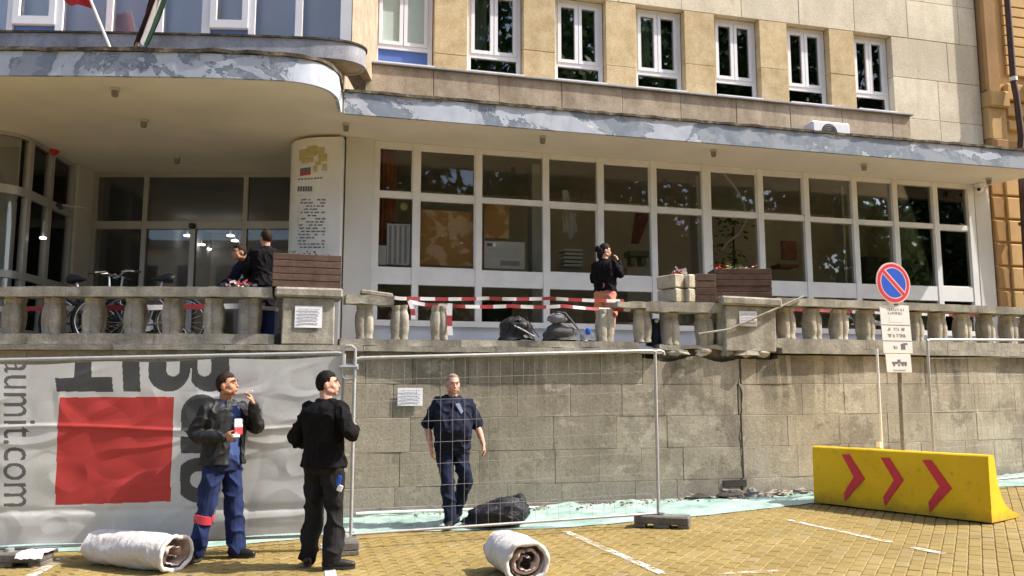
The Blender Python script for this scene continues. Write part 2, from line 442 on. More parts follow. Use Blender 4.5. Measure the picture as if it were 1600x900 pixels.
def along(mb, s0, s1, o0, o1, z0, z1, step=.4, c=0):
    """solid following the wall path between two offsets"""
    n = max(1, int((s1 - s0) / step)); ss = [s0 + (s1 - s0) * k / n for k in range(n + 1)]
    vs = []; fs = []
    for s in ss:
        for (o, z) in ((o0, z0), (o1, z0), (o1, z1), (o0, z1)): vs.append(wall(s, o, z)[0])
    for k in range(n):
        for e in range(4): fs.append((k * 4 + e, k * 4 + (e + 1) % 4, (k + 1) * 4 + (e + 1) % 4, (k + 1) * 4 + e))
    fs += [(3, 2, 1, 0), (n * 4, n * 4 + 1, n * 4 + 2, n * 4 + 3)]
    return mb.add(vs, fs)
SL = WS[-1]
sC = wall_s(1157, 1.4)                       # the crack
core = MB(); along(core, 0, sC - .05, -.5, -.035, -.6, 2.0); along(core, sC - .05, sC + .05, -.5, -.2, -.6, 1.95); along(core, sC + .05, SL, -.5, -.035, -.6, 2.0)
core.build('wall_core', M['wall_core'], wroot)
courses = [(-.45, .30), (.30, .745), (.745, 1.19), (1.19, 1.635), (1.635, 2.06)]
crumble0, crumble1 = wall_s(1030, 2.1), wall_s(1212, 2.1)
rw = random.Random(3)
for ci, (z0, z1) in enumerate(courses):
    edges = [0.0]
    jog = rw.uniform(-.035, .035)
    while edges[-1] < SL:
        nx = edges[-1] + rw.choice((.62, .75, .9, 1.05))
        if edges[-1] < sC + jog - .2 and nx > sC + jog - .25: nx = sC + jog
        edges.append(nx)
    for a, b in zip(edges, edges[1:]):
        if a >= SL: break
        b = min(b, SL)
        g = .0014; gl = .013 if abs(a - (sC + jog)) < .001 else g; gr = .013 if abs(b - (sC + jog)) < .001 else g
        zt = z1; pa, T, n = wall(a + gl); pb = wall(b - gr)[0]
        if pa.x < -7.6 or pa.x > 12.4: continue
        u = (pb - pa).normalized(); nn = Vector((u.y, -u.x, 0)); L = (pb - pa).length; d = rw.uniform(-.0025, .0025)
        Fm = Matrix((u, -nn, Vector((0, 0, 1)))).transposed().to_4x4(); Fm.translation = pa + nn * d
        mb = MB(Fm)
        if ci == 4 and crumble0 < (a + b) / 2 < crumble1 + .1:      # broken upper edge
            k = 22; top = [(L * i / k, zt - .015 - .20 * max(0, noise.noise(Vector(((a + L * i / k) * 1.7, 1.3, 2))) + .30) - .03 * abs(noise.noise(Vector(((a + L * i / k) * 9, 4, 2))))) for i in range(k + 1)]
            poly = [(0, z0 + g), (L, z0 + g)] + [(x, z) for x, z in reversed(top)]
            vs = [(x, 0, z) for x, z in poly] + [(x, .25, z) for x, z in poly]; m_ = len(poly)
            mb.add(vs, [tuple(range(m_)), tuple(reversed(range(m_, 2 * m_)))] + [(i, i + m_, (i + 1) % m_ + m_, (i + 1) % m_) for i in range(m_)])
        else:
            mb.box(0, L, 0, .25, z0 + g, zt - g, .0045)
            for i, v in enumerate(mb.v):
                mb.v[i] = v + nn * (.003 * noise.noise(v * 4))
        mb.build('stone_block', M['wall'], wroot)
# dark slab for the shade of a missing stone at the crack's foot
mb = MB(); p, T, n = wall(sC - .12, .008, .24); mb.obox(p, .34, .02, .10, Matrix((T, n, Vector((0, 0, 1)))).transposed(), .004).jitter(.012, 9)
mb.build('recess_shade', M['wall_core'], wroot)
mb = MB(); zz = [.27, .6, 1.0, 1.5, 1.9, 2.02]
zz = [.2 + 1.78 * k / 40 for k in range(41)]
mb.tube([wall(sC + .10 * noise.noise(Vector((z * 1.8, 3, 1))) + .04 * noise.noise(Vector((z * 7, 1, 5))), -.006, z)[0] for z in zz], [.009 + .016 * abs(noise.noise(Vector((z * 3, 7, 7)))) for z in zz], 6)
mb.build('crack', M['wall_core'], wroot)
# cornice courses under the balustrade
def cornice(s0, s1, name, o=.07, z0=2.06, z1=2.14, seed=1, amp=.008):
    mb = MB(); along(mb, s0, s1, -.5, o, z0, z1, .12)
    for i, v in enumerate(mb.v): mb.v[i] = v + noise.noise_vector(v * 6 + Vector((seed, 0, 0))) * amp
    return mb.build(name, M['coping'], wroot, True, 30)
s = 0.3; k = 0
while s < crumble0 - .1:
    e = min(s + rw.uniform(1.3, 1.9), crumble0)
    cornice(s + .004, e - .004, 'cornice_stone', .10 + rw.uniform(-.008, .008), 2.06, 2.13, k); s = e; k += 1
s = crumble1 + .05
while s < SL - .1:
    e = min(s + rw.uniform(1.3, 1.9), SL)
    cornice(s + .004, e - .004, 'cornice_stone', .10 + rw.uniform(-.008, .008), 2.08, 2.16, k); s = e; k += 1
along(MB(), crumble0, crumble1, -.5, -.12, 1.9, 2.13, .15).jitter(.03, 5).build('broken_cornice', M['rubble'], wroot)
# loose broken stones lying on the crumbled edge
def rock(c, r, seed, mat, name='broken_stone', label=None, group=None, sq=(1, 1, .6)):
    rr = random.Random(seed); off = Vector((seed * 3.1, seed * 1.7, 0))
    mb = MB().ball(c, r * sq[0], r * sq[1], r * sq[2], 8, 6, lambda d: 1 + .75 * noise.noise(d * 1.8 + off) + .35 * noise.noise(d * 4.5 + off))
    o = mb.build(name, mat, None)
    return tag(o, label, 'stone', group) if label else o
for k, (px, py, r, sq, lab) in enumerate(((1165, 556, .13, (1.6, 1, .5), 'long pale broken stone balanced over the wall crack'), (1060, 553, .10, (1.8, 1, .5), 'pale broken stone on the crumbled wall edge beside the fence post'),
        (1100, 552, .09, (1.3, 1, .6), 'brown broken stone on the crumbled wall edge between fence post and crack'), (1135, 548, .08, (1.2, 1, .7), 'small broken stone just left of the wall crack top'),
        (1190, 552, .10, (1.2, 1, .6), 'rough broken stone on wall top right of the crack'))):
    s = wall_s(px, 2.08); p = wall(s, -.02, 2.06 + r * sq[2] * .5)[0]; rock(p, r, k + 3, M['rubble'], label=lab, group='broken stones on the crumbled wall edge', sq=sq)
# lower rubble and paler plaster skirt
along(MB(), 0, SL, -.1, .035, -.6, .05, .3).jitter(.012, 5).build('wall_footing', M['concrete'], wroot)
# thin pale lath along the wall foot
A = atG(556, 815); 
s0, s1 = wall_s(556, .1, .1), wall_s(905, .1, .1)
tag(MB().tube([wall(s0 + (s1 - s0) * k / 8, .12, gz(wall(s0)[0].x) + .085)[0] for k in range(9)], .016, 6).build('pale_pipe', M['white']), 'thin white pipe lying along the foot of the stone wall', 'pipe')

# terrace floor
fl = [tuple(wall(SL * k / 60, -.3)[0].xy) for k in range(61)]
tf = MB().prism(fl + [(13, 22), (-14, 22)], 1.9, 2.135); tag(tf.build('terrace_floor', M['concrete']), kind='structure')

# ================================================================ BALUSTRADE
def bal_profile(t):
    c, s = abs(cos(t)), abs(sin(t)); q = (c ** 4.5 + s ** 4.5) ** (-1 / 4.5); a = (t + pi / 4) % (pi / 2) - pi / 4
    return q * (1 - .13 * exp(-(a / .13) ** 2))
def baluster_mb(var=0):
    H = .46
    prof = [(.108, 0), (.110, .03), (.104, .045), (.112, .09), (.120, .16), (.122, .24), (.118, .31), (.106, .37), (.098, .395), (.106, .41), (.108, H)]
    m = MB().lathe(prof, (0, 0, 0), 40, bal_profile)
    for i, v in enumerate(m.v): m.v[i] = v + noise.noise_vector(v * 14 + Vector((var * 7, 0, 0))) * .007 + noise.noise_vector(v * 5 + Vector((var * 3, 2, 0))) * .008
    return m
BZ0, BZ1 = 2.265, 2.725
def balusters(root, pxs, z0=BZ0, first={}):
    for px in pxs:
        var = R.randrange(5)
        s = wall_s(px, 2.5, -.12); p, T, n = wall(s, -.12, z0); m = place(p, atan2(T.y, T.x) + R.gauss(0, .06) + (0, pi / 2, pi)[R.randrange(3)], (R.gauss(0, .015), R.gauss(0, .015)), (1, 1, (BZ1 + .005 - BZ0) / .46))
        if var not in first:
            o = baluster_mb(var).build('baluster', M['baluster'], root, True, 50); o.matrix_basis = W(root).inverted() @ m; first[var] = o
            # geometry was built around the world origin: undo the parent shift
            o.data.transform(W(root))
        else: inst(first[var], 'baluster', m, root)
def stone_run(root, px0, px1, o0, o1, z0, z1, name, mat=M['coping'], amp=.01, seed=0, pieces=1.6):
    s0, s1 = wall_s(px0, z0, o1), wall_s(px1, z0, o1); s = s0
    while s < s1 - .05:
        e = s + pieces if s1 - s > pieces * 1.5 else s1
        mb = MB(); along(mb, s + .003, e - .003, o0, o1, z0, z1, .1)
        for i, v in enumerate(mb.v): mb.v[i] = v + noise.noise_vector(v * 7 + Vector((seed, 0, 0))) * amp
        mb.build(name, mat, root, True, 35); s = e
bl = thing('balustrade', wall(wall_s(220, 2.1))[0] + Vector((0, 0, 2.13)), 'left stone balustrade with intact rail in front of the bicycles', 'balustrade')
stone_run(bl, -160, 428, -.28, .05, 2.135, 2.265, 'base_stone', seed=1)
balusters(bl, [-100, -36, 22, 85, 147, 212, 272, 335, 392])
stone_run(bl, -160, 426, -.30, .07, 2.735, 2.86, 'rail_stone', seed=2, pieces=2.1)
bm_ = thing('balustrade', wall(wall_s(760, 2.1))[0] + Vector((0, 0, 2.13)), 'broken middle balustrade with missing rail and free standing balusters', 'balustrade')
stone_run(bm_, 532, 1000, -.28, .03, 2.135, 2.225, 'base_stone', seed=3, amp=.016)
balusters(bm_, [570, 625, 686, 945, 1003], 2.225)
stone_run(bm_, 540, 616, -.28, .06, 2.69, 2.80, 'rail_stone', seed=4, amp=.035)
stone_run(bm_, 966, 1012, -.28, .06, 2.70, 2.79, 'rail_stone', seed=5, amp=.03)
br = thing('balustrade', wall(wall_s(1075, 2.1))[0] + Vector((0, 0, 2.13)), 'short sagging balustrade section under the pale stone blocks', 'balustrade')
balusters(br, [1046, 1100, 1128], 2.19)
stone_run(br, 1008, 1134, -.30, .06, 2.66, 2.80, 'rail_stone', seed=6, amp=.02)
stone_run(br, 1030, 1140, -.28, .0, 2.13, 2.19, 'base_stone', mat=M['rubble'], seed=7, amp=.03)
bR = thing('balustrade', wall(wall_s(1420, 2.1))[0] + Vector((0, 0, 2.13)), 'right stone balustrade running behind the no parking sign', 'balustrade')
stone_run(bR, 1212, 1700, -.28, .07, 2.16, 2.30, 'base_stone', seed=8)
balusters(bR, [1228, 1268, 1310, 1352, 1392, 1428, 1465, 1503, 1540, 1575, 1608, 1640], 2.30)
stone_run(bR, 1213, 1700, -.30, .07, 2.785, 2.90, 'rail_stone', seed=9, pieces=2.4)
def pier(px0, px1, z0, zb, zt, over, label, tilt=0):
    s0, s1 = wall_s(px0, 2.5, .05), wall_s(px1, 2.5, .05); p, T, n = wall((s0 + s1) / 2, 0, z0)
    r = thing('balustrade_pier', p, label, 'pier', rz=atan2(T.y, T.x)); w2 = (wall(s1)[0] - wall(s0)[0]).length / 2
    Fm = W(r) @ Matrix.Rotation(tilt, 4, 'Y')
    a = MB(Fm); a.box(-w2 + .05, w2 - .05, -.08, .42, 0, zb - z0, .015)
    for i, v in enumerate(a.v): a.v[i] = v + noise.noise_vector(v * 3) * .006
    a.build('pier_body', M['coping'], r)
    c = MB(Fm).box(-w2 - over, w2 + over, -.14, .50, zb - z0 + .002, zt - z0, .025)
    for i, v in enumerate(c.v): c.v[i] = v + noise.noise_vector(v * 5) * .01
    c.build('pier_cap', M['coping'], r); return r
pl = pier(433, 528, 2.135, 2.74, 2.865, .05, 'square stone balustrade pier carrying the dark wooden planter by the round pillar')
pr = pier(1126, 1214, 2.10, 2.76, 2.885, .03, 'tilted stone balustrade pier above the wall crack', .02)
# loose slab of rail lying on the broken rail end
s = wall_s(588, 2.8); p, T, n = wall(s, -.1, 2.835)
tag(MB().obox(p, .42, .25, .06, Matrix((T, n, Vector((0, 0, 1)))).transposed() @ Matrix.Rotation(.05, 3, 'Y'), .012).jitter(.02, 6).build('stone_slab', M['rubble']), 'flat broken stone slab lying on the broken rail right of the left pier', 'stone')
# ================================================================ MAIN BUILDING
ZS = 5.63
B = thing('office_building', FP + Vector((0, 0, 2.135)), 'beige stone clad building with peeling canopy, long ground floor glazing and broken balustrade in front', 'building')
def fbox(u0, u1, o0, o1, z0, z1, c=0):       # box in facade coordinates, offsets towards the street
    return MB(FM).box(u0, u1, -o1, -o0, z0, z1, c)
# ---- ground floor glazed screen
mpx = [650, 748, 853, 938, 1021, 1104, 1188, 1260, 1335, 1398, 1461]
mu = [-.62] + [onF(px, 320)[0] for px in mpx] + [11.22]
scr = MB(FM); scr.box(-.62, 11.28, -.02, .10, 2.57, 2.665); scr = scr.build('glazed_screen', M['white_frame'], B)
def sub(mb, name, mat, par=None): return mb.build(name, mat, par or scr)
for k, u in enumerate(mu):
    wd = .075 if k in (0, len(mu) - 1) else (.085 if k == 6 else .055)
    sub(fbox(u - wd, u + wd, -.10, .022, 2.667, 5.63), 'mullion', M['white_frame'])
for a, b in zip(mu, mu[1:]):
    a += .056; b -= .056
    sub(fbox(a, b, -.08, .012, 3.25, 3.53), 'spandrel_panel', M['white_frame'])
    sub(fbox(a, b, -.08, .004, 4.685, 4.78), 'transom', M['white_frame'])
    sub(fbox(a, b, -.08, .006, 5.535, 5.628), 'head_rail', M['white_frame'])
    for z0, z1 in ((2.66, 3.255), (3.525, 4.69), (4.775, 5.54)):
        sub(fbox(a - .004, b + .004, -.06, -.048, z0 + .003, z1 - .003), 'pane', M['glass'])
        # casement edge
    for z0, z1 in ((3.53, 4.685), (4.78, 5.535)):
        if R.random() < .45:
            e = MB(FM)
            for q in ((a, a + .022, z0, z1), (b - .022, b, z0, z1)): e.box(q[0], q[1], .01, .05, q[2], q[3])
            e.box(a + .022, b - .022, .01, .05, z0, z0 + .022); e.box(a + .022, b - .022, .01, .05, z1 - .022, z1); sub(e, 'casement', M['white_frame'])
fbox(-.62, 11.28, -.2, -.03, 2.135, 2.568).build('plinth', M['plinth'], B)
fbox(-1.10, -.66, -.3, .10, 2.135, ZS).build('pilaster', M['pilaster'], B)
fbox(11.30, 11.66, -.35, .03, 2.135, ZS).build('pilaster', M['pilaster'], B)
def room(name, mat, u0, u1, d0, d1, z0, z1):
    m = MB(FM); v = [(u, d, z) for z in (z0, z1) for d in (d0, d1) for u in (u0, u1)]
    m.add(v, [(0, 1, 3, 2), (4, 6, 7, 5), (2, 3, 7, 6), (0, 2, 6, 4), (1, 5, 7, 3)]); return m.build(name, mat, B)
room('office_interior', M['room'], -.64, 11.29, .2, 3.2, 2.15, 5.62)
# ---- upper floor stone
wins = [(-.69, .33), (.91, 1.91), (2.5, 3.46), (4.05, 5.02), (5.64, 6.59), (7.19, 8.12), (8.69, 9.56)]
WB, WT = 6.97, 8.58
zj = [6.90, 7.74, 8.58, 9.40, 10.2]
def slab(u0, u1, z0, z1, mat, name='cladding_slab'):
    g = .004; d = R.uniform(-.003, .003)
    fbox(u0 + g, u1 - g, -.30, d, z0 + g, z1 - g, .005).build(name, mat, B)
fbox(-1.3, 11.68, -.36, -.28, 5.7, 6.9).build('backing_wall', M['ledge'], B)
fbox(9.6, 11.68, -.36, -.28, 6.9, 10.2).build('backing_wall', M['ledge'], B)
fbox(-1.3, 9.6, -.36, -.28, 8.6, 10.2).build('backing_wall', M['ledge'], B)
piers = [(-1.28, -.69)] + [(wins[i][1], wins[i + 1][0]) for i in range(6)]
for a, b in piers:
    zs = [6.84] + [7.3 + R.uniform(-.2, .5)] + [8.58]
    for z0, z1 in zip(zs, zs[1:]): slab(a, b, z0, z1, M['travertine_gold'])
slab(-1.28, -.70, 5.9, 6.84, M['travertine_gold'])
u = -1.28
while u < 11.6:
    e = min(u + 1.25, 11.66)
    if 11.66 - e < .4: e = 11.66
    slab(u, e, 8.58, 9.40, M['travertine']); slab(u, e, 9.40, 10.2, M['travertine']); u = e
for z0, z1 in ((5.9, 6.90), (6.90, 7.74), (7.74, 8.58)):
    m_ = 10.62 if z0 != 7.74 else 10.9
    slab(9.56, m_, z0, z1, M['travertine']); slab(m_, 11.66, z0, z1, M['travertine'])
u = -.84
while u < 9.5:                                 # stone ledge under the windows
    e = min(u + 1.12, 9.66)
    if 9.66 - e < .4: e = 9.66
    mb = fbox(u + .003, e - .003, -.28, .28 + R.uniform(-.004, .004), 6.30, 6.83, .008); mb.jitter(.012, 4, 2)
    mb.build('ledge_stone', M['ledge'], B); u = e
fbox(-.86, 9.70, -.2, .33, 6.832, 6.862, .004).jitter(.006, 3).build('ledge_cap', M['flash'], B)
fbox(-.7, 9.56, -.28, -.002, 6.864, WB).build('window_sill_course', M['ledge'], B)
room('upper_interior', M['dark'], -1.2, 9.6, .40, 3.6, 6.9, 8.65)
M['frost'] = simple('greenish_blind', (.42, .50, .46), .7, 0, .05, 2)
M['bluepanel'] = simple('blue_spandrel', (.10, .17, .44), .35, 0, .12, 2)
def win(i, u0, u1):
    y0, y1 = -.24, -.15                        # recess
    f = MB(FM); t = .075
    u0 += .012; u1 -= .012; z0 = WB + .005; z1 = WT - .008; zr = z0 + .33
    f.box(u0, u0 + t, .15, .24, z0, z1); f.box(u1 - t, u1, .15, .24, z0, z1)
    f.box(u0 + t, u1 - t, .15, .24, z1 - t, z1); f.box(u0 + t, u1 - t, .15, .24, z0, z0 + .05)
    f.box(u0 + t, u1 - t, .148, .24, zr, zr + .07)
    wn = f.build('window', M['upvc'], B)
    um = (u0 + u1) / 2
    for a, b in ((u0 + t, um - .002), (um + .002, u1 - t)):
        c = MB(FM); q = .062
        a += .004; b -= .004; zb = zr + .074; zt = z1 - t - .004
        c.box(a, a + q, .135, .20, zb, zt); c.box(b - q, b, .135, .20, zb, zt); c.box(a + q, b - q, .135, .20, zb, zb + q); c.box(a + q, b - q, .135, .20, zt - q, zt)
        c.build('casement', M['upvc'], wn)
        MB(FM).box(a + q - .003, b - q + .003, .17, .18, zb + q - .003, zt - q + .003).build('pane', M['frost'] if i == 0 else M['glass_dark'], wn)
    MB(FM).box(u0 + t, u1 - t, .18, .19, z0 + .052, zr - .002).build('pane', M['bluepanel'] if i == 0 else M['glass_dark'], wn)
    MB(FM).box(u0 - .01, u1 + .01, -.06, .148, WB + .002, WB + .022).build('sill_flashing', M['white_frame'], wn)
    if i in (1, 3, 5, 6):                      # a hanging curtain seen behind the glass
        uc = u0 + .15 if i % 2 else um + .1
        MB(FM).grid(lambda a, b: (uc + .24 * a, .30 + .02 * sin(a * 22), zr + .1 + (z1 - zr - .15) * b), 12, 1).build('curtain', M['frost'], wn)
for i, (a, b) in enumerate(wins): win(i, a, b)

# ---- canopy
front = [(-14, 10.0), (-6.67, 10.02), (-5.0, 10.05), (-4.2, 10.08), (-3.38, 10.15), (-3.05, 10.19), (-2.86, 10.25), (-2.71, 10.33), (-2.6, 10.43), (-2.53, 10.54), (-2.49, 10.68), (-2.475, 10.85), (-2.50, 11.05), (-2.55, 11.40)]
cr = [tuple((FP + FD * uu + FN * 1.25).xy) for uu in [-1.2 + 13.95 * k / 40 for k in range(41)]]
front2 = front + cr
endp = atZ(1610, 276, ZS); cor = FP + FD * 11.66
back = [tuple(endp.xy), (cor.x, cor.y), tuple((FP + FD * 11.66 - FN * .3).xy), tuple((FP - FD * 1.15 - FN * .3).xy), (-3.2, 15.4), (-14, 15.4)]
cb = MB().prism(front2 + back, ZS + .002, ZS + .31)
canopy = cb.build('canopy', M['plaster'], B)
def strip(path, o0, o1, z0, z1, jit=0, seed=0, lift=0):
    """band following a plan path; offset to the right of travel = street side"""
    P = [Vector((p[0], p[1], 0)) for p in path]; mb = MB(); vs = []; fs = []
    for i, p in enumerate(P):
        T = (P[min(i + 1, len(P) - 1)] - P[max(i - 1, 0)]).normalized(); n = Vector((T.y, -T.x, 0))
        for o, z in ((o0, z0), (o1, z0), (o1, z1), (o0, z1)): vs.append(p + n * o + Vector((0, 0, z)))
    m_ = len(P)
    for k in range(m_ - 1):
        for e in range(4): fs.append((k * 4 + e, k * 4 + (e + 1) % 4, k * 4 + 4 + (e + 1) % 4, k * 4 + 4 + e))
    fs += [(3, 2, 1, 0), tuple(range((m_ - 1) * 4, m_ * 4))]
    mb.add(vs, fs)
    if jit: mb.jitter(jit, 5, seed)
    return mb
def dens(path, step=.06):
    out = []
    for a, b in zip(path, path[1:]):
        n = max(1, int(sqrt((b[0] - a[0]) ** 2 + (b[1] - a[1]) ** 2) / step)); out += [(a[0] + (b[0] - a[0]) * k / n, a[1] + (b[1] - a[1]) * k / n) for k in range(n)]
    return out + [path[-1]]
fl1 = dens([(p.x, p.y) for p in smooth_path(front, 6)])
fl2 = dens(cr, .1)
strip(fl1, -.02, .03, ZS - .012, ZS + .315).build('fascia', M['peel'], canopy, True, 40)
strip(fl2, -.02, .035, ZS - .012, ZS + .318).build('fascia', M['peel'], canopy, True, 40)
strip(fl1, -.15, .055, ZS + .32, ZS + .37, .022, 1).build('roof_edge', M['tar'], canopy)
strip(fl2, -.15, .06, ZS + .323, ZS + .365, .018, 5).build('roof_edge', M['tar'], canopy)
MB().prism([(p[0], p[1]) for p in front2] + back, ZS + .312, ZS + .33).build('roof_sheet', M['tar'], canopy)
# ---- projecting bay above the entrance
bayf = [(-14, 10.62), (-7.2, 10.72), (-4.5, 10.82), (-3.1, 10.92), (-2.62, 10.99), (-2.34, 11.09), (-2.2, 11.26), (-2.22, 11.44), (-2.36, 11.56), (-2.62, 11.6)]
bays = dens([(p.x, p.y) for p in smooth_path(bayf, 8)], .15)
MB().prism(bays + [(-14, 11.6)], 6.27, 6.50).build('bay_slab', M['ledge'], B)
strip(bays, -.02, .03, 6.26, 6.52).build('bay_fascia', M['flash'], B, True, 40)
strip(bays, -.1, .05, 6.522, 6.55).build('bay_drip_edge', M['tar'], B)
MB().prism([(-14, 10.95), (-2.95, 11.2), (-2.62, 11.35), (-2.5, 11.7), (-2.5, 12.6), (-14, 12.6)], 5.95, 6.268).build('bay_support', M['ledge'], B)
def bayp(px, py=35):
    r = ray(px, py); # plane through (-7.37,11.05)-(-2.36,11.28)
    d_ = Vector((5.01, .23, 0)).normalized(); n_ = Vector((d_.y, -d_.x, 0)); q = Vector((-7.37, 11.05, 0))
    t = q.dot(n_) / r.dot(n_); return r.x * t
bd = Vector((5.01, .23, 0)).normalized(); bq = Vector((-7.37, 11.05, 0)); BMx = Matrix(((bd.x, -bd.y, 0, bq.x), (bd.y, bd.x, 0, bq.y), (0, 0, 1, 0), (0, 0, 0, 1)))
def bu(px): return (bayp(px) - bq.x) / bd.x
bay = MB(BMx).box(bu(-330), bu(549), .02, .10, 6.552, 6.60).build('bay_window', M['upvc'], B)
vb = [(-210, -198), (-130, -118), (-60, -50), (10, 19), (86, 97), (165, 175), (239, 254), (315, 328), (388, 398), (461, 472), (532, 549)]
M['lav'] = simple('lavender_blind', (.60, .59, .72), .7, 0, .08, .8)
for k, (a, b) in enumerate(vb):
    MB(BMx).box(bu(a), bu(b), 0, .09, 6.602, 9.2).build('mullion', M['upvc'], bay)
for k, ((_, a), (b, _)) in enumerate(zip(vb, vb[1:])):
    u0, u1 = bu(a), bu(b)
    sash = k in (3, 7, 0)
    if sash:
        z = 6.602
        MB(BMx).box(u0, u1, .05, .06, z, z + .21).build('pane', M['bluepanel'], bay)
        fr = MB(BMx); q = .09
        fr.box(u0 + .003, u0 + q, -.02, .06, 6.82, 9.2); fr.box(u1 - q, u1 - .003, -.02, .06, 6.82, 9.2); fr.box(u0 + q, u1 - q, -.02, .06, 6.82, 6.82 + .12)
        fr.build('casement', M['upvc'], bay); u0 += q; u1 -= q; z = 6.94
    else: z = 6.602
    MB(BMx).box(u0, u1, .04, .05, z, 9.2).build('pane', M['glass'], bay)
MB(BMx).box(bu(-330), bu(540), .22, .24, 6.56, 9.2).build('blind', M['lav'], bay)
MB(BMx).box(bu(430), bu(532), .18, .19, 6.6, 6.78).build('blue_board', M['bluepanel'], bay)
MB().prism([(-2.43, 11.30), (-2.36, 11.28), (-2.3, 11.5), (-2.28, 13.2), (-2.43, 13.2)], 6.552, 9.2).build('bay_return', M['ledge'], B)
MB().prism([(-14, 11.4), (-2.5, 11.6), (-2.5, 13), (-14, 13)], 9.2, 9.4).build('bay_roof', M['ledge'], B)
# ---- entrance screen
EY = 14.85
def ex(px, py=320): return atY(px, py, EY).x
zt0, zt1 = atY(300, 358, EY).z, atY(300, 346, EY).z
es = MB().box(ex(146), -3.0, EY - .02, EY + .08, 2.14, 2.19).build('entrance_screen', M['steel_frame'], B)
for px, z0, z1, wd in ((149, 2.19, ZS, .05), (228, 2.19, ZS, .045), (304, 2.19, zt0, .05), (384, 2.19, ZS, .045), (462, 2.19, ZS, .05), (520, 2.19, ZS, .05)):
    x = ex(px); MB().box(x - wd, x + wd, EY - .03, EY + .06, z0, z1).build('mullion', M['steel_frame'], es)
xs = [ex(149) + .05, ex(228) - .045, ex(228) + .045, ex(384) - .045, ex(384) + .045, ex(462) - .05, ex(462) + .05, ex(520) - .05]
for a, b in zip(xs[::2], xs[1::2]):
    MB().box(a, b, EY - .04, EY + .05, zt0, zt1).build('transom', M['steel_frame'], es)
    MB().box(a, b, EY - .02, EY + .05, ZS - .09, ZS - .002).build('head_rail', M['steel_frame'], es)
    MB().box(a, b, EY + .01, EY + .022, zt1, ZS - .092).build('pane', M['glass'], es)
    c = ex(304); parts_ = [(a, c - .05), (c + .05, b)] if a < c < b else [(a, b)]
    for q0, q1 in parts_:
        MB().box(q0, q1, EY + .012, EY + .024, 2.192, zt0).build('pane', M['glass'], es)
MB().box(ex(304) - .06, ex(304) + .06, EY - .1, EY - .04, zt0 + .0, zt0 + .1, .02).build('door_sensor', M['blackplastic'], es)
m = MB(); v = [(x, y, z) for z in (2.15, 5.62) for y in (15.0, 21.0) for x in (-8.0, -2.7)]
m.add(v, [(0, 1, 3, 2), (4, 6, 7, 5), (2, 3, 7, 6), (0, 2, 6, 4), (1, 5, 7, 3)]).build('lobby_interior', M['lobby'], B)
MB().box(-8.05, ex(146) - .002, 14.3, 15.2, 2.14, ZS).build('wall_strip', M['pilaster'], B)
# left rounded glass corner
gp = [(-8.03, 14.29), (-7.96, 13.45), (-7.90, 12.75), (-7.98, 12.45), (-8.25, 12.28), (-8.9, 12.18), (-10.5, 12.12), (-12.5, 12.1)]
gpd = dens([(p.x, p.y) for p in smooth_path(gp, 6)], .2)[::-1]
gl = strip(gpd, -.06, .05, 2.14, 2.5).build('corner_glazing', M['steel_frame'], B)
zA = atY(45, 302, 12.7).z
strip(gpd, -.05, .04, zA - .07, zA + .07).build('transom', M['steel_frame'], gl)
zB = atY(45, 432, 12.7).z
strip(gpd, -.05, .04, zB - .05, zB + .07).build('transom', M['steel_frame'], gl)
strip(gpd, -.05, .03, ZS - .06, ZS - .002).build('head_rail', M['steel_frame'], gl)
for z0, z1 in ((2.5, zB - .05), (zB + .07, zA - .07), (zA + .07, ZS - .06)):
    strip(gpd, -.015, -.003, z0, z1).build('pane', M['glass'], gl, True, 50)
for p in (gp[0], gp[1], gp[2], gp[5], gp[6]):
    MB().box(p[0] - .05, p[0] + .05, p[1] - .05, p[1] + .05, 2.5, ZS - .003).build('mullion', M['steel_frame'], gl)
m = MB(); v = [(x, y, z) for z in (2.15, 5.62) for y in (12.5, 14.25) for x in (-13, -8.3)]
MB().box(-13, -8.08, 13.2, 13.3, 2.15, 5.62).build('inner_wall', M['lobby'], B)
# ---- round sign pillar
dp = [(-3.1, 13.6), (-3.66, 13.35), (-3.68, 13.0), (-3.58, 12.76), (-3.38, 12.58), (-3.12, 12.49), (-2.72, 12.47), (-2.72, 13.6)]
dps = [(p.x, p.y) for p in smooth_path(dp[1:6], 8)]
poly = [dp[0]] + dps + [dp[6], dp[7]]
pill = MB().prism(poly, 2.14, ZS - .05).build('sign_pillar', M['white_frame'], B, True, 30)
M['goldprint'] = simple('gold_print', (.50, .44, .20), .7, 0, .2, 20)
dpath = dps + [(p, 12.49 - .02 * (p + 3.12) / .4) for p in (-3.0, -2.9, -2.8, -2.73)]
DL = [0]
for a, b in zip(dpath, dpath[1:]): DL.append(DL[-1] + sqrt((a[0] - b[0]) ** 2 + (a[1] - b[1]) ** 2))
def dpt(s, z, off=.006):
    i = max(0, min(len(DL) - 2, next((k for k in range(len(DL)) if DL[k] > s), len(DL)) - 1)); t = (s - DL[i]) / (DL[i + 1] - DL[i])
    a = Vector(dpath[i]); b = Vector(dpath[i + 1]); T = (b - a).normalized(); p = a.lerp(b, t); return Vector((p.x + T.y * off, p.y - T.x * off, z))
def drum_s(px): return min((abs(project(dpt(DL[-1] * k / 300, 4.8))[0] - px), DL[-1] * k / 300) for k in range(301))[1]
def drum_patch(mb, px0, px1, y0, y1, n=5, off=.006):
    a, b = drum_s(px0), drum_s(px1); Y = dpt((a + b) / 2, 4).y; z0, z1 = atY(500, y1, Y).z, atY(500, y0, Y).z
    return mb.grid(lambda u, v: dpt(a + (b - a) * u, z0 + (z1 - z0) * v, off), n, 1)
mb = MB(); rt = random.Random(5)
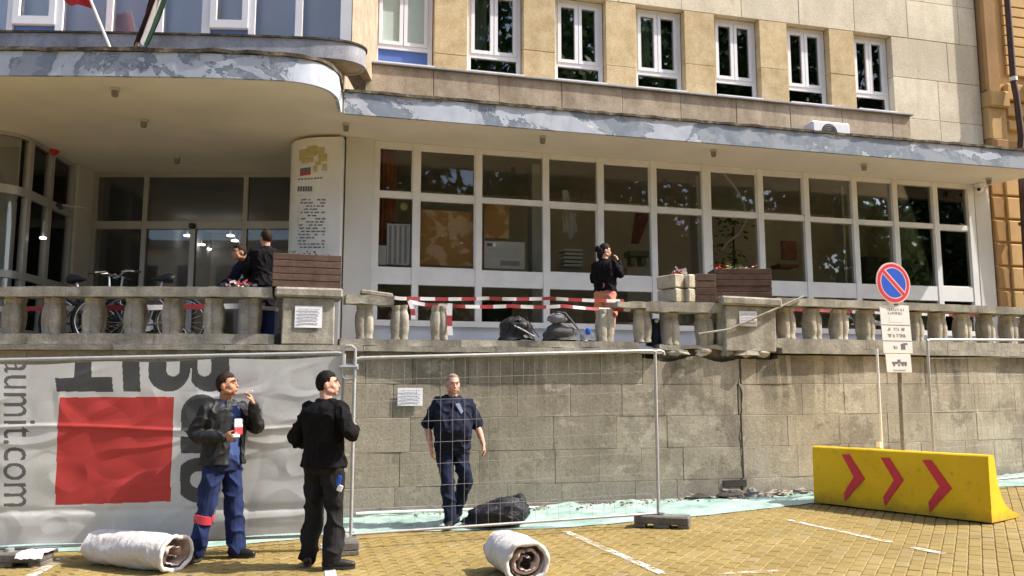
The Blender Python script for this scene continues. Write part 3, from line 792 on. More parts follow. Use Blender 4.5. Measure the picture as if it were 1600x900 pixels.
for k in range(16):                            # the body text, line by line
    y = 311 + k * 4.95; x = 463
    while x < 508:
        wl = rt.uniform(3, 8)
        if rt.random() < .82: drum_patch(mb, x, min(x + wl, 510), y, y + 2.1, 2)
        x += wl + rt.uniform(1.2, 3)
for x in range(465, 502, 5): drum_patch(mb, x, x + 3.6, 279 + (x - 465) * -.06, 281.2 + (x - 465) * -.06, 2)
for x in range(465, 489, 4): drum_patch(mb, x, x + 3, 291, 299, 2)
tag(mb.build('lettering', M['ink'], pill), kind='stuff')
drum_patch(MB(), 468, 485, 262, 270, 4).build('dark_stripe', M['ink'], pill); drum_patch(MB(), 468, 485, 270, 274, 4, .0065).build('red_stripe', M['sign_red'], pill)
mb = MB()
for (x, y, a, b) in ((466, 233, 480, 250), (478, 228, 494, 244), (489, 230, 505, 240), (496, 240, 510, 252), (492, 252, 500, 258), (489, 259, 495, 268), (503, 256, 510, 266), (470, 246, 488, 254)):
    drum_patch(mb, x, a, y, b, 3, .0062 + .0003 * len(mb.f))
mb.build('emblem', M['goldprint'], pill)
# ---- soffit lamps
lampg = 'small ceiling lamps under the canopy'
for k, (px, py, lab) in enumerate(((180, 140, 'small ceiling lamp under the left canopy nearest the flagpoles'), (225, 189, 'small ceiling lamp under the middle of the entrance canopy'), (277, 247, 'small ceiling lamp deep under the entrance canopy above the doors'),
        (541, 195, 'small ceiling lamp where the two canopies meet above the pillar'), (848, 215, 'small ceiling lamp above the third glazing bay under the long canopy'), (1115, 236, 'small ceiling lamp under the long canopy above the sixth mullion'),
        (1350, 258, 'small ceiling lamp under the long canopy above the parking sign'), (1545, 280, 'small ceiling lamp at the far right end of the long canopy'))):
    p = atZ(px, py, ZS - .02)
    lm = thing('ceiling_lamp', p, lab, 'lamp', lampg)
    MB(W(lm)).lathe([(.055, 0.018), (.055, -.012), (.05, -.018)], seg=14).build('base', M['steel_frame'], lm, True)
    MB(W(lm)).lathe([(.045, -.018), (.045, -.075), (.036, -.10)], seg=14).build('lamp_body', M['concrete'], lm, True)

# ================================================================ OCHRE NEIGHBOUR
O = thing('ochre_building', FP + FD * 12 + Vector((0, 0, 2.135)), 'ochre rendered building with grooved blocks and brown downpipe at the right edge', 'building')
fbox(11.72, 17, -1, .02, 1.5, 12).build('wall', M['orange'], O)
fbox(11.70, 12.06, -.9, .10, 7.62, 12).build('corner_pilaster', M['ochre2'], O)
fbox(11.69, 12.2, -.9, .20, 7.25, 7.60, .03).build('cornice', M['orange'], O)
fbox(11.69, 12.13, -.9, .13, 6.6, 7.24).build('corner_pilaster', M['orange'], O)
fbox(11.69, 12.13, -.9, .15, 6.40, 6.59, .02).build('cornice', M['ochre2'], O)
fbox(12.14, 17, 0.02, .05, 5.9, 6.59).build('frieze', M['ochre2'], O)
z = 8.0
while z < 11:
    fbox(12.3, 17, 0.02, .075, z + .012, z + .205, .012).build('grooved_band', M['orange'], O); z += .217
fbox(12.2, 17, .02, .14, 7.45, 7.8, .02).build('cornice', M['orange'], O)
fbox(12.2, 17, .02, .10, 7.12, 7.40, .02).build('cornice', M['orange'], O)
fbox(12.2, 17, .02, .12, 6.82, 7.02, .02).build('cornice', M['orange'], O)
z = 3.02
while z < 5.9:
    fbox(11.70, 12.02, -.5, .06, z + .02, z + .46, .02).build('rusticated_block', M['ochre2'], O)
    fbox(12.04, 12.75, .0, .09, z + .02, z + .46, .02).build('rusticated_block', M['orange'], O); z += .48
fbox(11.70, 17, -.5, .11, 2.1, 3.0, .02).build('stone_base', M['ledge'], O)
ow = fbox(12.95, 14.6, .02, .06, 3.72, 5.9).build('window', M['steel_frame'], O)
fbox(13.10, 14.5, .055, .066, 3.85, 5.8).build('pane', M['glass_dark'], ow)
fbox(13.08, 13.13, .062, .075, 3.8, 5.85).build('window_bar', M['steel_frame'], ow)
fbox(12.9, 14.7, .03, .12, 3.60, 3.715).build('sill', M['orange'], O)
dpr = thing('downpipe', FP + FD * 12.18 + FN * .3 + Vector((0, 0, 2.6)), 'dark brown rainwater downpipe on the ochre building corner', 'downpipe')
q = lambda z, o=.3, u=12.20: FP + FD * u + FN * o + Vector((0, 0, z))
MB().tube([q(11), q(8.0), q(7.75), q(7.45, .34), q(6.6, .34, 12.24), q(6.25, .3, 12.22), q(2.4, .2, 12.24)], .062, 10).build('pipe', M['rust'], dpr, True)
MB().tube([q(7.78), q(7.86)], .078, 10).build('pipe_collar', M['white'], dpr)
for z_ in (3.4, 4.8): MB().tube([q(z_, .24, 12.225), q(z_ + .06, .24, 12.225)], .085, 10).build('pipe_collar', M['rust'], dpr)
acb = thing('air_conditioner', FP + FD * 13.1 + FN * .3 + Vector((0, 0, 7.6)), 'pale grey box unit on the ochre wall at the right edge', 'air conditioner')
fbox(12.85, 13.7, .15, .42, 7.62, 8.1, .02).build('casing', M['upvc'], acb)
fbox(12.9, 13.3, .42, .43, 7.68, 8.04).build('grille', M['steel_frame'], acb)
# ================================================================ FENCES
def V(p, z): return Vector((p[0], p[1], z))
M['wire'] = simple('grey_wire', (.27, .265, .25), .5, 0, .1)
fgroup = 'temporary mesh fence panels along the wall'
wire_src = [None, None]
def fence(A, B, zA, zB, hA, hB, label, wires=True, hooks=True):
    """A,B plan points; z base; heights"""
    r = thing('mesh_fence', V(A, zA), label, 'fence', fgroup)
    a0, b0 = V(A, zA + .09), V(B, zB + .09); a1, b1 = V(A, zA + hA), V(B, zB + hB)
    for p0, p1 in ((a0, a1), (b0, b1)):
        MB().tube([p0 - Vector((0, 0, .05)), p1], .0185, 10).build('fence_post', M['galv'], r, True)
    MB().tube([a1, a1.lerp(b1, .02) + Vector((0, 0, .012)), a1.lerp(b1, .98) + Vector((0, 0, .012)), b1], .0185, 10).build('top_tube', M['galv'], r, True)
    MB().tube([a0 + Vector((0, 0, .06)), b0 + Vector((0, 0, .06))], .015, 10).build('bottom_tube', M['galv'], r, True)
    if wires:
        L = (b0 - a0).length; n = int(L / .13)
        src = None
        for k in range(1, n):
            p = a0.lerp(b0, k / n) + Vector((0, 0, .06)); q = a1.lerp(b1, k / n) + Vector((0, 0, .01))
            if src is None:
                src = MB().tube([p, q], .0014, 4).build('wire', M['wire'], r); p00, h00 = p, (q - p).length
            else: inst(src, 'wire', W(r) @ Matrix.Translation(p - p00), r)
        for k in range(1, 8):
            MB().tube([a0.lerp(a1, .03 + .97 * k / 8), b0.lerp(b1, .03 + .97 * k / 8)], .0016, 4).build('wire', M['wire'], r)
    return r
FL = (-5.35, 8.28); FLr = (-1.80, 8.60)
F1a, F1b = (-1.68, 8.58), (1.68, 9.42)
fzl, fzr = gz(-5.3), gz(-1.8)
hL = 2.0
fence(FL, FLr, fzl, fzr, hL + .03, hL + .03, 'fence panel at the left carrying the grey printed banner')
fence(F1a, F1b, gz(-1.7), gz(1.7), 1.97, 2.00, 'bare mesh fence panel in front of the man in the navy shirt')
F2a, F2b = (5.78, 11.15), (9.0, 12.45)
fence(F2a, F2b, gz(5.8), gz(9), 2.12, 2.1, 'mesh fence panel at the right edge behind the yellow barrier')
# clamp between the first two panels
ck = thing('fence_clamp', (-1.74, 8.58, 1.55), 'grey steel loop joining the two fence posts near the man in black', 'clamp')
z0 = atY(560, 588, 8.55).z; z1 = atY(560, 545, 8.55).z
MB().tube([(-1.80, 8.55, z0), (-1.80, 8.55, z1), (-1.77, 8.55, z1 + .03), (-1.71, 8.55, z1 + .03), (-1.67, 8.55, z1), (-1.67, 8.55, z0), (-1.70, 8.55, z0 - .03), (-1.77, 8.55, z0 - .03)], .016, 8, True).build('loop', M['galv'], ck, True)
MB().tube([(-1.83, 8.56, z0 + .1), (-1.64, 8.56, z0 + .1)], .03, 8).build('bracket', M['galv'], ck, True)
# bent end of the panel at the cracked wall
def hook(p, T, label):
    tag(MB().tube([p, p + T * .05 + Vector((0, 0, .015)), p + T * .11, p + T * .12 - Vector((0, 0, .04))], .016, 8).build('post_hook', M['galv'], None, True), label, 'hook')
hook(V(F1b, gz(1.7) + 2.00), Vector((.95, .3, 0)), 'short bent tube end at the top of the fence post by the cracked wall')
# lone thin pole above the barrier
lp = thing('thin_pole', (4.98, 10.95, gz(5)), 'thin white pole standing behind the yellow barrier left of the parking sign', 'pole')
MB().tube([(4.98, 10.95, gz(5)), atY(1370, 545, 10.95)], .018, 8).build('pole', M['white'], lp, True)
MB().tube([atY(1373, 699, 10.95), atY(1373, 690, 10.95)], .035, 8).build('pole_collar', M['white'], lp, True)
# ---- feet of the fences
def foot(p, rz, label, L=.62, wd=.24, h=.135):
    z = gz(p[0]); r = thing('concrete_block', (p[0], p[1], z), label, 'concrete block', 'concrete feet of the fence panels', rz)
    m = MB(W(r)); c = .015
    m.box(-L / 2, L / 2, -wd / 2, wd / 2, .045, h, c)
    for x0, x1 in ((-L / 2, -L / 2 + .13), (-.09, .09), (L / 2 - .13, L / 2)): m.box(x0, x1, -wd / 2 + .004, wd / 2 - .004, .0, .05, .008)
    m.build('concrete_foot', M['block'], r)
    MB(W(r)).lathe([(.04, h - .002), (.04, h + .03), (.026, h + .035)], seg=12).build('socket', M['galv'], r, True)
foot((-1.73, 8.55), .28 + pi / 2, 'dark concrete fence foot behind the legs of the man in black')
foot((1.72, 9.40), .25 - .55, 'grey concrete fence foot under the post in front of the cracked wall')
foot((-5.0, 8.22), .05, 'grey concrete fence foot under plastic at the left edge', .75)
tag(MB().grid(lambda u, v: (-4.86 + .27 * u, 8.07 + .3 * v, gz(-5) + .142 + .012 * noise.noise(Vector((u * 6, v * 4, 0))) - (.10 * max(0, (abs(v - .5) - .42)) * 6)), 24, 10).build('plastic_film', M['paper'], None, True), 'thin white plastic film draped over the concrete foot at the left edge', 'plastic film')

# ================================================================ BANNER
BA = V(FL, 0) + Vector((-.15, -.03, 0)); BB = V(FLr, 0) + Vector((-.02, -.03, 0)); BT = (BB - BA).normalized(); BN = Vector((BT.y, -BT.x, 0)); BLn = (BB - BA).length
NU, NV = 470, 250
def btop(u): return gz(BA.lerp(BB, u).x) + hL + .005 - .02 * sin(u * pi * 3) ** 2
def bbot(u): return gz(BA.lerp(BB, u).x) + .17 + .02 * sin(u * 9)
def bpt(u, v):
    p = BA.lerp(BB, u); z = bbot(u) + (btop(u) - bbot(u)) * v
    x = u * BLn
    fold = .022 * noise.noise(Vector((x * .9, z * .8, 3))) + .026 * abs(noise.noise(Vector((x * 1.3 + z * .9, z * 1.7 - x * .6, 7)))) + .018 * abs(noise.noise(Vector((x * 2.6 - z * 1.2, z * 3.1, 17))))
    fold += .018 * exp(-((z - 1.18 - .03 * sin(x * 2)) / .02) ** 2) - .02 * exp(-((z - .36) / .035) ** 2)
    fold += .017 * max(0, 1 - 7 * abs(noise.noise(Vector((x * .8 + z * .7, z * 1.1 - x * .4, 31))))) + .014 * max(0, 1 - 6 * abs(noise.noise(Vector((x * 1.5 - z, z * 1.9 + x * .5, 41)))))
    k = min(1, (1 - v) * 6, v * 8 + .2) * min(1, (1 - u) * 12 + .15)
    return p + BN * (.012 + fold * k * .62) + Vector((0, 0, z))
def shape_mask():
    """returns fn(px,py)->0 none,1 grey print,2 red,3 thin lettering in photograph-sized print units"""
    poly = lambda P: P
    def inpoly(x, y, P):
        c = False; j = len(P) - 1
        for i in range(len(P)):
            if (P[i][1] > y) != (P[j][1] > y) and x < (P[j][0] - P[i][0]) * (y - P[i][1]) / (P[j][1] - P[i][1]) + P[i][0]: c = not c
            j = i
        return c
    T = [(118, 540), (143, 540), (144, 589), (176, 589), (178, 612), (90, 612), (87, 591), (117, 590)]
    I = [(190, 540), (217, 540), (221, 612), (194, 612)]
    redp = [(94, 621), (273, 620), (267, 783), (87, 789)]
    def ell(x, y, cx, cy, rx, ry): return ((x - cx) / rx) ** 2 + ((y - cy) / ry) ** 2
    def f(x, y):
        if inpoly(x, y, redp): return 2
        if inpoly(x, y, T) or inpoly(x, y, I): return 1
        # the rotated letter with two bowls
        if 233 < x < 359 and y < 612:
            a = x < 300
            cx = 264 if a else 328
            rx = 33
            if y < 575: o = True
            else: o = ell(x, y, cx, 575, rx + 1, 37) < 1
            inner = abs(x - (271 if a else 320)) < 10.5 and (y < 578 or ell(x, y, 271 if a else 320, 578, 10.5, 10) < 1) and y < 590
            if o and not inner: return 1
        # letters down the right side
        if 283 < x < 345:
            e = ell(x, y, 316, 652, 33, 36)
            if e < 1 and not (ell(x, y, 318, 656, 12, 14) < 1) and not (x > 318 and 640 < y < 700 and x > 330): return 1
            if 284 < x < 345 and 664 < y < 673 and x < 312: return 1
            if 281 < x < 345 and 682 < y < 708: return 1
            e = ell(x, y, 312, 750, 37, 35)
            if e < 1 and ell(x, y, 312, 749, 14, 13) > 1: return 1
            if e < 1.0 and 0: return 1
        return 0
    return f
def raster_text(txt, res=400):
    cu = bpy.data.curves.new('t', 'FONT'); cu.body = txt; cu.size = 1
    o = bpy.data.objects.new('t', cu); COL.objects.link(o); dg = bpy.context.evaluated_depsgraph_get()
    me = bpy.data.meshes.new_from_object(o.evaluated_get(dg)); me.calc_loop_triangles()
    tris = [[me.vertices[i].co.xy.copy() for i in t.vertices] for t in me.loop_triangles]
    bpy.data.objects.remove(o); bpy.data.curves.remove(cu); bpy.data.meshes.remove(me)
    xs = [p.x for t in tris for p in t]; ys = [p.y for t in tris for p in t]
    return tris, (min(xs), max(xs), min(ys), max(ys))
tt, tb = raster_text('aumit.com'); _, xb = raster_text('x')
def in_text(a, b):
    """a along the text 0..1, b height 0..1"""
    x = tb[0] + a * (tb[1] - tb[0]); y = b * xb[3]
    for p, q, r in tt:
        if min(p.x, q.x, r.x) <= x <= max(p.x, q.x, r.x):
            d1 = (x - q.x) * (p.y - q.y) - (p.x - q.x) * (y - q.y); d2 = (x - r.x) * (q.y - r.y) - (q.x - r.x) * (y - r.y); d3 = (x - p.x) * (r.y - p.y) - (r.x - p.x) * (y - p.y)
            if not (((d1 < 0) or (d2 < 0) or (d3 < 0)) and ((d1 > 0) or (d2 > 0) or (d3 > 0))): return True
    return False
def banner():
    sm = shape_mask()
    vs = [bpt(i / NU, j / NV) for j in range(NV + 1) for i in range(NU + 1)]
    flat = {}
    sets = {0: [], 1: [], 2: [], 3: []}; q = NU + 1
    for j in range(NV):
        for i in range(NU):
            u, v = (i + .5) / NU, (j + .5) / NV
            p = BA.lerp(BB, u); p.z = bbot(u) + (btop(u) - bbot(u)) * v
            x, y = project(p)
            k = sm(x, y)
            if k == 0 and 2 < x < 64:
                # the address reads downwards: text start at top, letter tops to the right
                a = (y - 561) / (791 - 561); b = (x - 8) / 34.0
                if 0 < a < 1 and -.1 < b < 1.6 and in_text(a, b): k = 3
            sets[k].append((j * q + i, j * q + i + 1, (j + 1) * q + i + 1, (j + 1) * q + i))
    r = None
    for k, (nm, mat) in enumerate((('banner', M['banner']), ('printed_letters', M['bgrey']), ('red_square', M['bred']), ('address_lettering', M['bgrey2']))):
        fs = sets[k]; used = sorted({i for f in fs for i in f}); mp = {i: n for n, i in enumerate(used)}
        mb = MB().add([vs[i] for i in used], [tuple(mp[i] for i in f) for f in fs])
        o = mb.build(nm, mat, r, True, 180)
        if r is None: r = o
    return r
def banner_mat(name, c, tr=.25):
    t = NT(name).set(.62, 0, .25)
    t.color(t.mix(.6, t.ramp(t.noise(3, 5), [(.3, tuple(x * .9 for x in c)), (.7, tuple(min(1, x * 1.1) for x in c))]), t.ramp(t.noise(160, 2), [(.4, .8), (.6, 1.1)]), 'MULTIPLY'))
    d = t.node('ShaderNodeBsdfTranslucent'); d.inputs[0].default_value = (*c, 1); mx = t.node('ShaderNodeMixShader'); mx.inputs[0].default_value = tr
    t.l(t.b.outputs[0], mx.inputs[1]); t.l(d.outputs[0], mx.inputs[2]); t.l(mx.outputs[0], t.out.inputs[0]); return t.m
M['banner'] = banner_mat('grey_mesh_fabric', (.64, .635, .63)); M['bgrey'] = banner_mat('grey_print', (.085, .085, .088)); M['bgrey2'] = banner_mat('thin_grey_print', (.14, .14, .145)); M['bred'] = banner_mat('red_print', (.52, .06, .055), .2)
tag(banner(), 'translucent grey mesh banner with red square and dark rotated letters hung on the left fence', 'banner')

# ================================================================ GROUND SHEETING
def tarp_mat():
    t = NT('green_sheeting').set(.35, 0, .5)
    t.color(t.ramp(t.noise(2.5, 6, .65, None, .5), [(.25, (.15, .26, .23)), (.45, (.29, .42, .375)), (.6, (.40, .52, .475)), (.75, (.58, .65, .62))]))
    t.bump(t.noise(1, 6, .6, t.mapped((4, 16, 8)), .6), .7, .03); return t.m
M['tarp'] = tarp_mat()
edge = [(-60, 872), (0, 868), (110, 862), (300, 858), (480, 842), (600, 833), (740, 829), (870, 826), (1000, 815), (1100, 806), (1200, 795), (1275, 786), (1340, 772), (1450, 765), (1600, 760), (1720, 752)]
edge = [atG(*e) for e in edge]
def tarp(u, v):
    k = u * (len(edge) - 1); i = min(int(k), len(edge) - 2); t = k - i
    e = edge[i].lerp(edge[i + 1], t); e.y += .03 * noise.noise(Vector((u * 60, 0, 0))) 
    best = e.x + .0
    s = tarp_s(e.x + .12)
    b = wall(s, .05)[0]
    p = e.lerp(b, v); z = gz(p.x) + .007 + .022 * (1 - abs(2 * v - 1) ** 4) * (.5 + noise.noise(Vector((p.x * 2.2, p.y * 7, 1)))) * 1.2 + .030 * abs(noise.noise(Vector((p.x * 1.6, p.y * 11, 4)))) * min(1, v * 5) + .006 * abs(noise.noise(Vector((p.x * 5, p.y * 22, 6)))) * min(1, v * 6)
    if v > .78: z += (v - .78) * .16 * (.5 + noise.noise(Vector((p.x * 2, 0, 9))) + .7 * noise.noise(Vector((p.x * 7, 0, 2))))
    return (p.x, p.y, max(z, gz(p.x) + .006))
_tx = [(wall(SL * k / 400)[0].x, SL * k / 400) for k in range(401)]
def tarp_s(x):
    for (xa, sa), (xb, sb) in zip(_tx, _tx[1:]):
        if xa <= x <= xb: return sa + (sb - sa) * (x - xa) / (xb - xa)
    return _tx[-1][1] if x > _tx[-1][0] else _tx[0][1]
tag(MB().grid(tarp, 420, 22).build('plastic_sheeting', M['tarp'], None, True, 180), 'crumpled pale green plastic sheeting spread on the ground along the wall foot', 'plastic sheeting')
# crumbs of stone and plaster along the wall foot
deb = MB(); rd = random.Random(11)
for k in range(420):
    s = rd.uniform(wall_s(560, .1), wall_s(1320, .1)) if k % 3 else rd.gauss(sC, .35)
    p, T, n = wall(s, .08 + abs(rd.gauss(0, .16))); r = rd.uniform(.008, .03) * (1.2 if abs(s - sC) < .5 else .8)
    if p.x < -1.3: continue
    off = Vector((k * 1.3, k * .7, 0))
    deb.ball((p.x, p.y, gz(p.x) + .03 + r * .4), r * 1.3, r, r * .7, 5, 4, lambda d: 1 + .5 * noise.noise(d * 2 + off))
tag(deb.build('stone_crumbs', M['debris']), kind='stuff')
for k, (px, py, r, sq, lab) in enumerate(((1090, 782, .10, (1.6, .8, .5), 'brown broken stone on the sheeting left of the crack foot'), (1140, 781, .12, (1.5, 1, .5), 'largest broken stone lying at the foot of the crack'), (1175, 770, .09, (1.2, 1, .8), 'dark broken stone right of the crack foot'),
        (1215, 768, .08, (1.9, 1, .5), 'flat broken stone on the sheeting left of the yellow barrier'), (1250, 766, .07, (1.5, 1, .6), 'small broken stone closest to the yellow barrier'))):
    s = wall_s(px, .15, .2); p = wall(s, .22)[0]; rock((p.x, p.y, gz(p.x) + r * .35 + .03), r, k + 30, M['debris'] if k != 2 else M['concrete'], label=lab, group='broken stones at the wall foot', sq=sq)

# ================================================================ YELLOW BARRIER
b0 = atG(1272, 787); b1 = atG(1550, 820); bT = (b1 - b0); bT.z = 0; bL = bT.length; bT.normalize(); bNn = Vector((bT.y, -bT.x, 0))   # towards the street
bz = gz((b0.x + b1.x) / 2)
bar = thing('road_barrier', (b0 + b1) / 2 - bNn * .25, 'yellow concrete road barrier with three red chevrons', 'barrier')
BMt = Matrix(((bT.x, -bNn.x, 0, b0.x), (bT.y, -bNn.y, 0, b0.y), (0, 0, 1, 0), (0, 0, 0, 1)))
bzf = lambda x: b0.z + (b1.z - b0.z) * x / bL
prof = [(0, 0.02), (.005, .1), (.012, .70), (.022, .73), (.04, .745), (.13, .745), (.15, .735), (.165, .70), (.185, .55), (.22, .40), (.28, .27), (.36, .18), (.50, .105), (.66, .06), (.70, .05), (.70, .02)]
def bsec(x, e=0):
    return [(x, d + (0 if d < .1 else 0), z + bzf(x)) for d, z in prof]
mb = MB(BMt); n = 24; vs = []; fs = []
for k in range(n + 1): 
    x = bL * k / n; vs += bsec(x)
m_ = len(prof)
for k in range(n):
    for e in range(m_): fs.append((k * m_ + e, k * m_ + (e + 1) % m_, (k + 1) * m_ + (e + 1) % m_, (k + 1) * m_ + e))
fs += [tuple(range(m_ - 1, -1, -1)), tuple(range(n * m_, n * m_ + m_))]
mb.add(vs, fs)
for i, v in enumerate(mb.v): mb.v[i] = v + noise.noise_vector(v * 6) * .004
def barrier_mat():
    t = NT('yellow_barrier_paint').set(.6, 0, .25)
    c = t.ramp(t.noise(2.5, 6), [(.3, (.72, .43, .006)), (.7, (.82, .51, .012))])
    c = t.mix(t.ramp(t.noise(9, 7, .7), [(.56, 0), (.70, .45)]), c, (.30, .19, .04))
    c = t.mix(t.ramp(t.noise(5, 8, .75, t.mapped((1, 1, 5))), [(.63, 0), (.67, .6)]), c, (.45, .40, .30))
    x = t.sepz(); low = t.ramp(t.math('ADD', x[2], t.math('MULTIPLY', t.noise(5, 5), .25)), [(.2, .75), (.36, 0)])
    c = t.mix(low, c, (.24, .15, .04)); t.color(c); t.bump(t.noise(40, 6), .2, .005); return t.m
M['barrier'] = barrier_mat()
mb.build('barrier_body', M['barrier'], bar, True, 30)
def onB(px, py):
    r = ray(px, py); t = b0.dot(bNn) / r.dot(bNn); p = Vector((0, 0, EYE)) + r * t
    return (p - b0).dot(bT), p.z
for P in ([(1315, 710), (1327, 710), (1351, 748), (1320, 783), (1319, 770), (1334, 745)], [(1376, 715), (1389, 715), (1412, 750), (1383, 790), (1380, 777), (1397, 750)], [(1441, 719), (1455, 719), (1487, 763), (1453, 800), (1451, 785), (1468, 760)]):
    q = [onB(*p) for p in P]
    m2 = MB(BMt); k = len(q); yo = lambda z: .014 * min(1, z / .7)
    m2.add([(a, -.006 + .009 * (z - bzf(a)) / .7 - .004, z) for a, z in q] + [(a, .02, z) for a, z in q], [tuple(range(k)), tuple(range(2 * k - 1, k - 1, -1))] + [(i, i + k, (i + 1) % k + k, (i + 1) % k) for i in range(k)])
    m2.build('chevron', M['sign_red'], bar)

# ================================================================ NO PARKING SIGN
sp = thing('parking_sign', (5.42, 11.15, gz(5.4)), 'round blue and red no parking sign with white plates on a leaning pole', 'traffic sign')
pb = atY(1411, 700, 11.15); pt_ = atY(1397, 412, 11.15)
dn = (pb - pt_).normalized(); base = pb + dn * ((pb.z - gz(5.4)) / -dn.z)
MB().tube([base, pt_], .028, 10).build('pole', M['concrete'], sp, True)
ctr = atY(1396, 442, 11.05); rzs = radians(43)
fx = Vector((cos(rzs), -sin(rzs), 0)); fn_ = Vector((sin(radians(17)), -cos(radians(17)), 0))          # parallel to the wall
fn_ = fn_.normalized(); fx = Vector((-fn_.y, fn_.x, 0)); fz = Vector((-.035, 0, 1)).normalized()
def SMat(c): return Matrix(((fx.x, -fn_.x, fz.x, c.x), (fx.y, -fn_.y, fz.y, c.y), (fx.z, -fn_.z, fz.z, c.z), (0, 0, 0, 1)))
SM = SMat(ctr); rad = .288
def disc(r0, r1, y0, y1, n=44):
    vs = []; fs = []
    for k in range(n):
        t = 2 * pi * k / n
        for r, y in ((r1, y0), (r1, y1), (r0, y1), (r0, y0)): vs.append((r * cos(t), y, r * sin(t)))
    for k in range(n):
        for e in range(4): fs.append((k * 4 + e, k * 4 + (e + 1) % 4, (k + 1) % n * 4 + (e + 1) % 4, (k + 1) % n * 4 + e))
    return MB(SM).add(vs, fs)
disc(.02, rad, -.0, .012).build('sign_plate', M['sign_rim'], sp)
disc(.222, rad - .022, -.004, .002).build('red_ring', M['sign_red'], sp)
disc(.001, .207, -.004, .002).build('blue_face', M['blue'], sp)
disc(.206, .223, -.003, .002).build('white_ring', M['sign_rim'], sp)
for wd, y, mt, nm in ((.080, -.0055, M['sign_rim'], 'bar_edge'), (.045, -.0075, M['sign_red'], 'red_bar')):
    m2 = MB(SM @ Matrix.Rotation(radians(45), 4, 'Y')); m2.box(-.225, .225, y, y + .002, -wd / 2, wd / 2); m2.build(nm, mt, sp)
MB(SM).box(-.03, .03, .013, .06, -.22, -.16).build('bracket', M['galv'], sp)
# plates
def plate(px, pxr, y0, y1, name):
    c = atY((px + pxr) / 2, (y0 + y1) / 2, 11.07); w_ = (pxr - px) / 1259 * 11.07 * 1.34; h_ = atY(1400, y0, 11.07).z - atY(1400, y1, 11.07).z
    fn2 = Vector((sin(radians(15)), -cos(radians(15)), 0)); fx2 = Vector((-fn2.y, fn2.x, 0))
    Mx = Matrix(((fx2.x, -fn2.x, fz.x, c.x), (fx2.y, -fn2.y, fz.y, c.y), (fx2.z, -fn2.z, fz.z, c.z), (0, 0, 0, 1)))
    o = MB(Mx).box(-w_ / 2, w_ / 2, 0, .008, -h_ / 2, h_ / 2, .003).build(name, M['white'], sp); return o, Mx, w_, h_
def glyphs(mb, Mx, x0, x1, z, h, y=-.002, seed=0, dens_=.85):
    rr = random.Random(seed); x = x0
    while x < x1 - .008:
        wl = rr.uniform(.55, .9) * h
        if rr.random() < dens_:
            a, b = x, min(x + wl, x1); t = max(.004, h * .2)
            k = rr.randrange(5)
            if k in (0, 1, 2): mb.box(a, a + t, y, y + .003, z, z + h)
            if k in (0, 3, 4): mb.box(b - t, b, y, y + .003, z, z + h)
            if k in (1, 3): mb.box(a + t, b - t, y, y + .003, z + h - t, z + h)
            if k in (0, 2): mb.box(a + t, b - t, y, y + .003, z + h * .4, z + h * .4 + t)
            if k in (2, 4): mb.box(a + t if k == 2 else a, b - t, y, y + .003, z, z + t)
        x += wl * 1.3
o, Mx, pw, ph = plate(1380, 1421, 477, 552, 'upper_plate')
mb = MB(Mx); glyphs(mb, Mx, -.15, .15, ph / 2 - .075, .032, seed=2); glyphs(mb, Mx, -.11, .11, ph / 2 - .125, .03, seed=3)
glyphs(mb, Mx, -.15, .15, -.02, .04, seed=5); glyphs(mb, Mx, -.16, .16, -.11, .045, seed=6)
for z in (-.045 + .1, -.165): mb.box(-pw / 2 + .01, pw / 2 - .01, -.002, .001, z, z + .008)
glyphs(mb, Mx, -.1, -.0, -.27, .04, seed=8); mb.box(.05, .12, -.002, .001, -.28, -.2); mb.box(.09, .16, -.0022, .001, -.215, -.19)
tag(mb.build('lettering', M['ink'], o), kind='stuff')
MB(Mx).box(-.1, .1, -.002, .001, .1, .17).build('blank_label', M['paper'], o)
o, Mx, pw, ph = plate(1387, 1422, 553, 582, 'tow_plate')
mb = MB(Mx); mb.box(-.11, -.02, -.002, .001, -.01, .02); mb.box(-.02, .03, -.002, .001, .0, .05); mb.box(.03, .13, -.002, .001, -.02, .02)
for x in (-.08, .0, .06, .11): mb.prism([(x + .02 * cos(t * pi / 5), .02 * sin(t * pi / 5)) for t in range(10)], 0, .001) if 0 else mb.box(x - .014, x + .014, -.0022, .001, -.04, -.012)
mb.build('tow_truck_symbol', M['ink'], o)
MB(Mx).box(-.1, .1, -.0015, .001, -ph / 2 + .02, -ph / 2 + .04).build('small_print', M['steel_frame'], o)
# ================================================================ PLANTERS, BLOCKS
M['wood'] = stone('brown_slat_wood', (.065, .038, .028), (.11, .066, .05), (.16, .10, .08), 3, .1, .7, .3, .15)
M['soil'] = simple('soil', (.03, .022, .015), .95, 0, .3, 20)
M['leaf'] = simple('green_leaf', (.07, .13, .03), .6, 0, .3, 20)
def planter(c, rz, w_, d, h, label, n=5, cat='planter'):
    r = thing('wooden_planter', c, label, cat, None, rz); m = W(r); sh = h / n
    for k in range(n):
        z0, z1 = k * sh + .004, (k + 1) * sh - .004; j = R.uniform(-.003, .003)
        for (x0, x1, y0, y1) in ((-w_ / 2, w_ / 2, -d / 2 + j, -d / 2 + .025 + j), (-w_ / 2, w_ / 2, d / 2 - .025, d / 2), (-w_ / 2 + j, -w_ / 2 + .022 + j, -d / 2 + .028, d / 2 - .028), (w_ / 2 - .022 + j, w_ / 2 + j, -d / 2 + .028, d / 2 - .028)):
            MB(m).box(x0, x1, y0, y1, z0, z1, .004).build('slat', M['wood'], r)
    MB(m).box(-w_ / 2 + .03, w_ / 2 - .03, -d / 2 + .03, d / 2 - .03, .01, h - .06).build('soil', M['soil'], r)
    return r
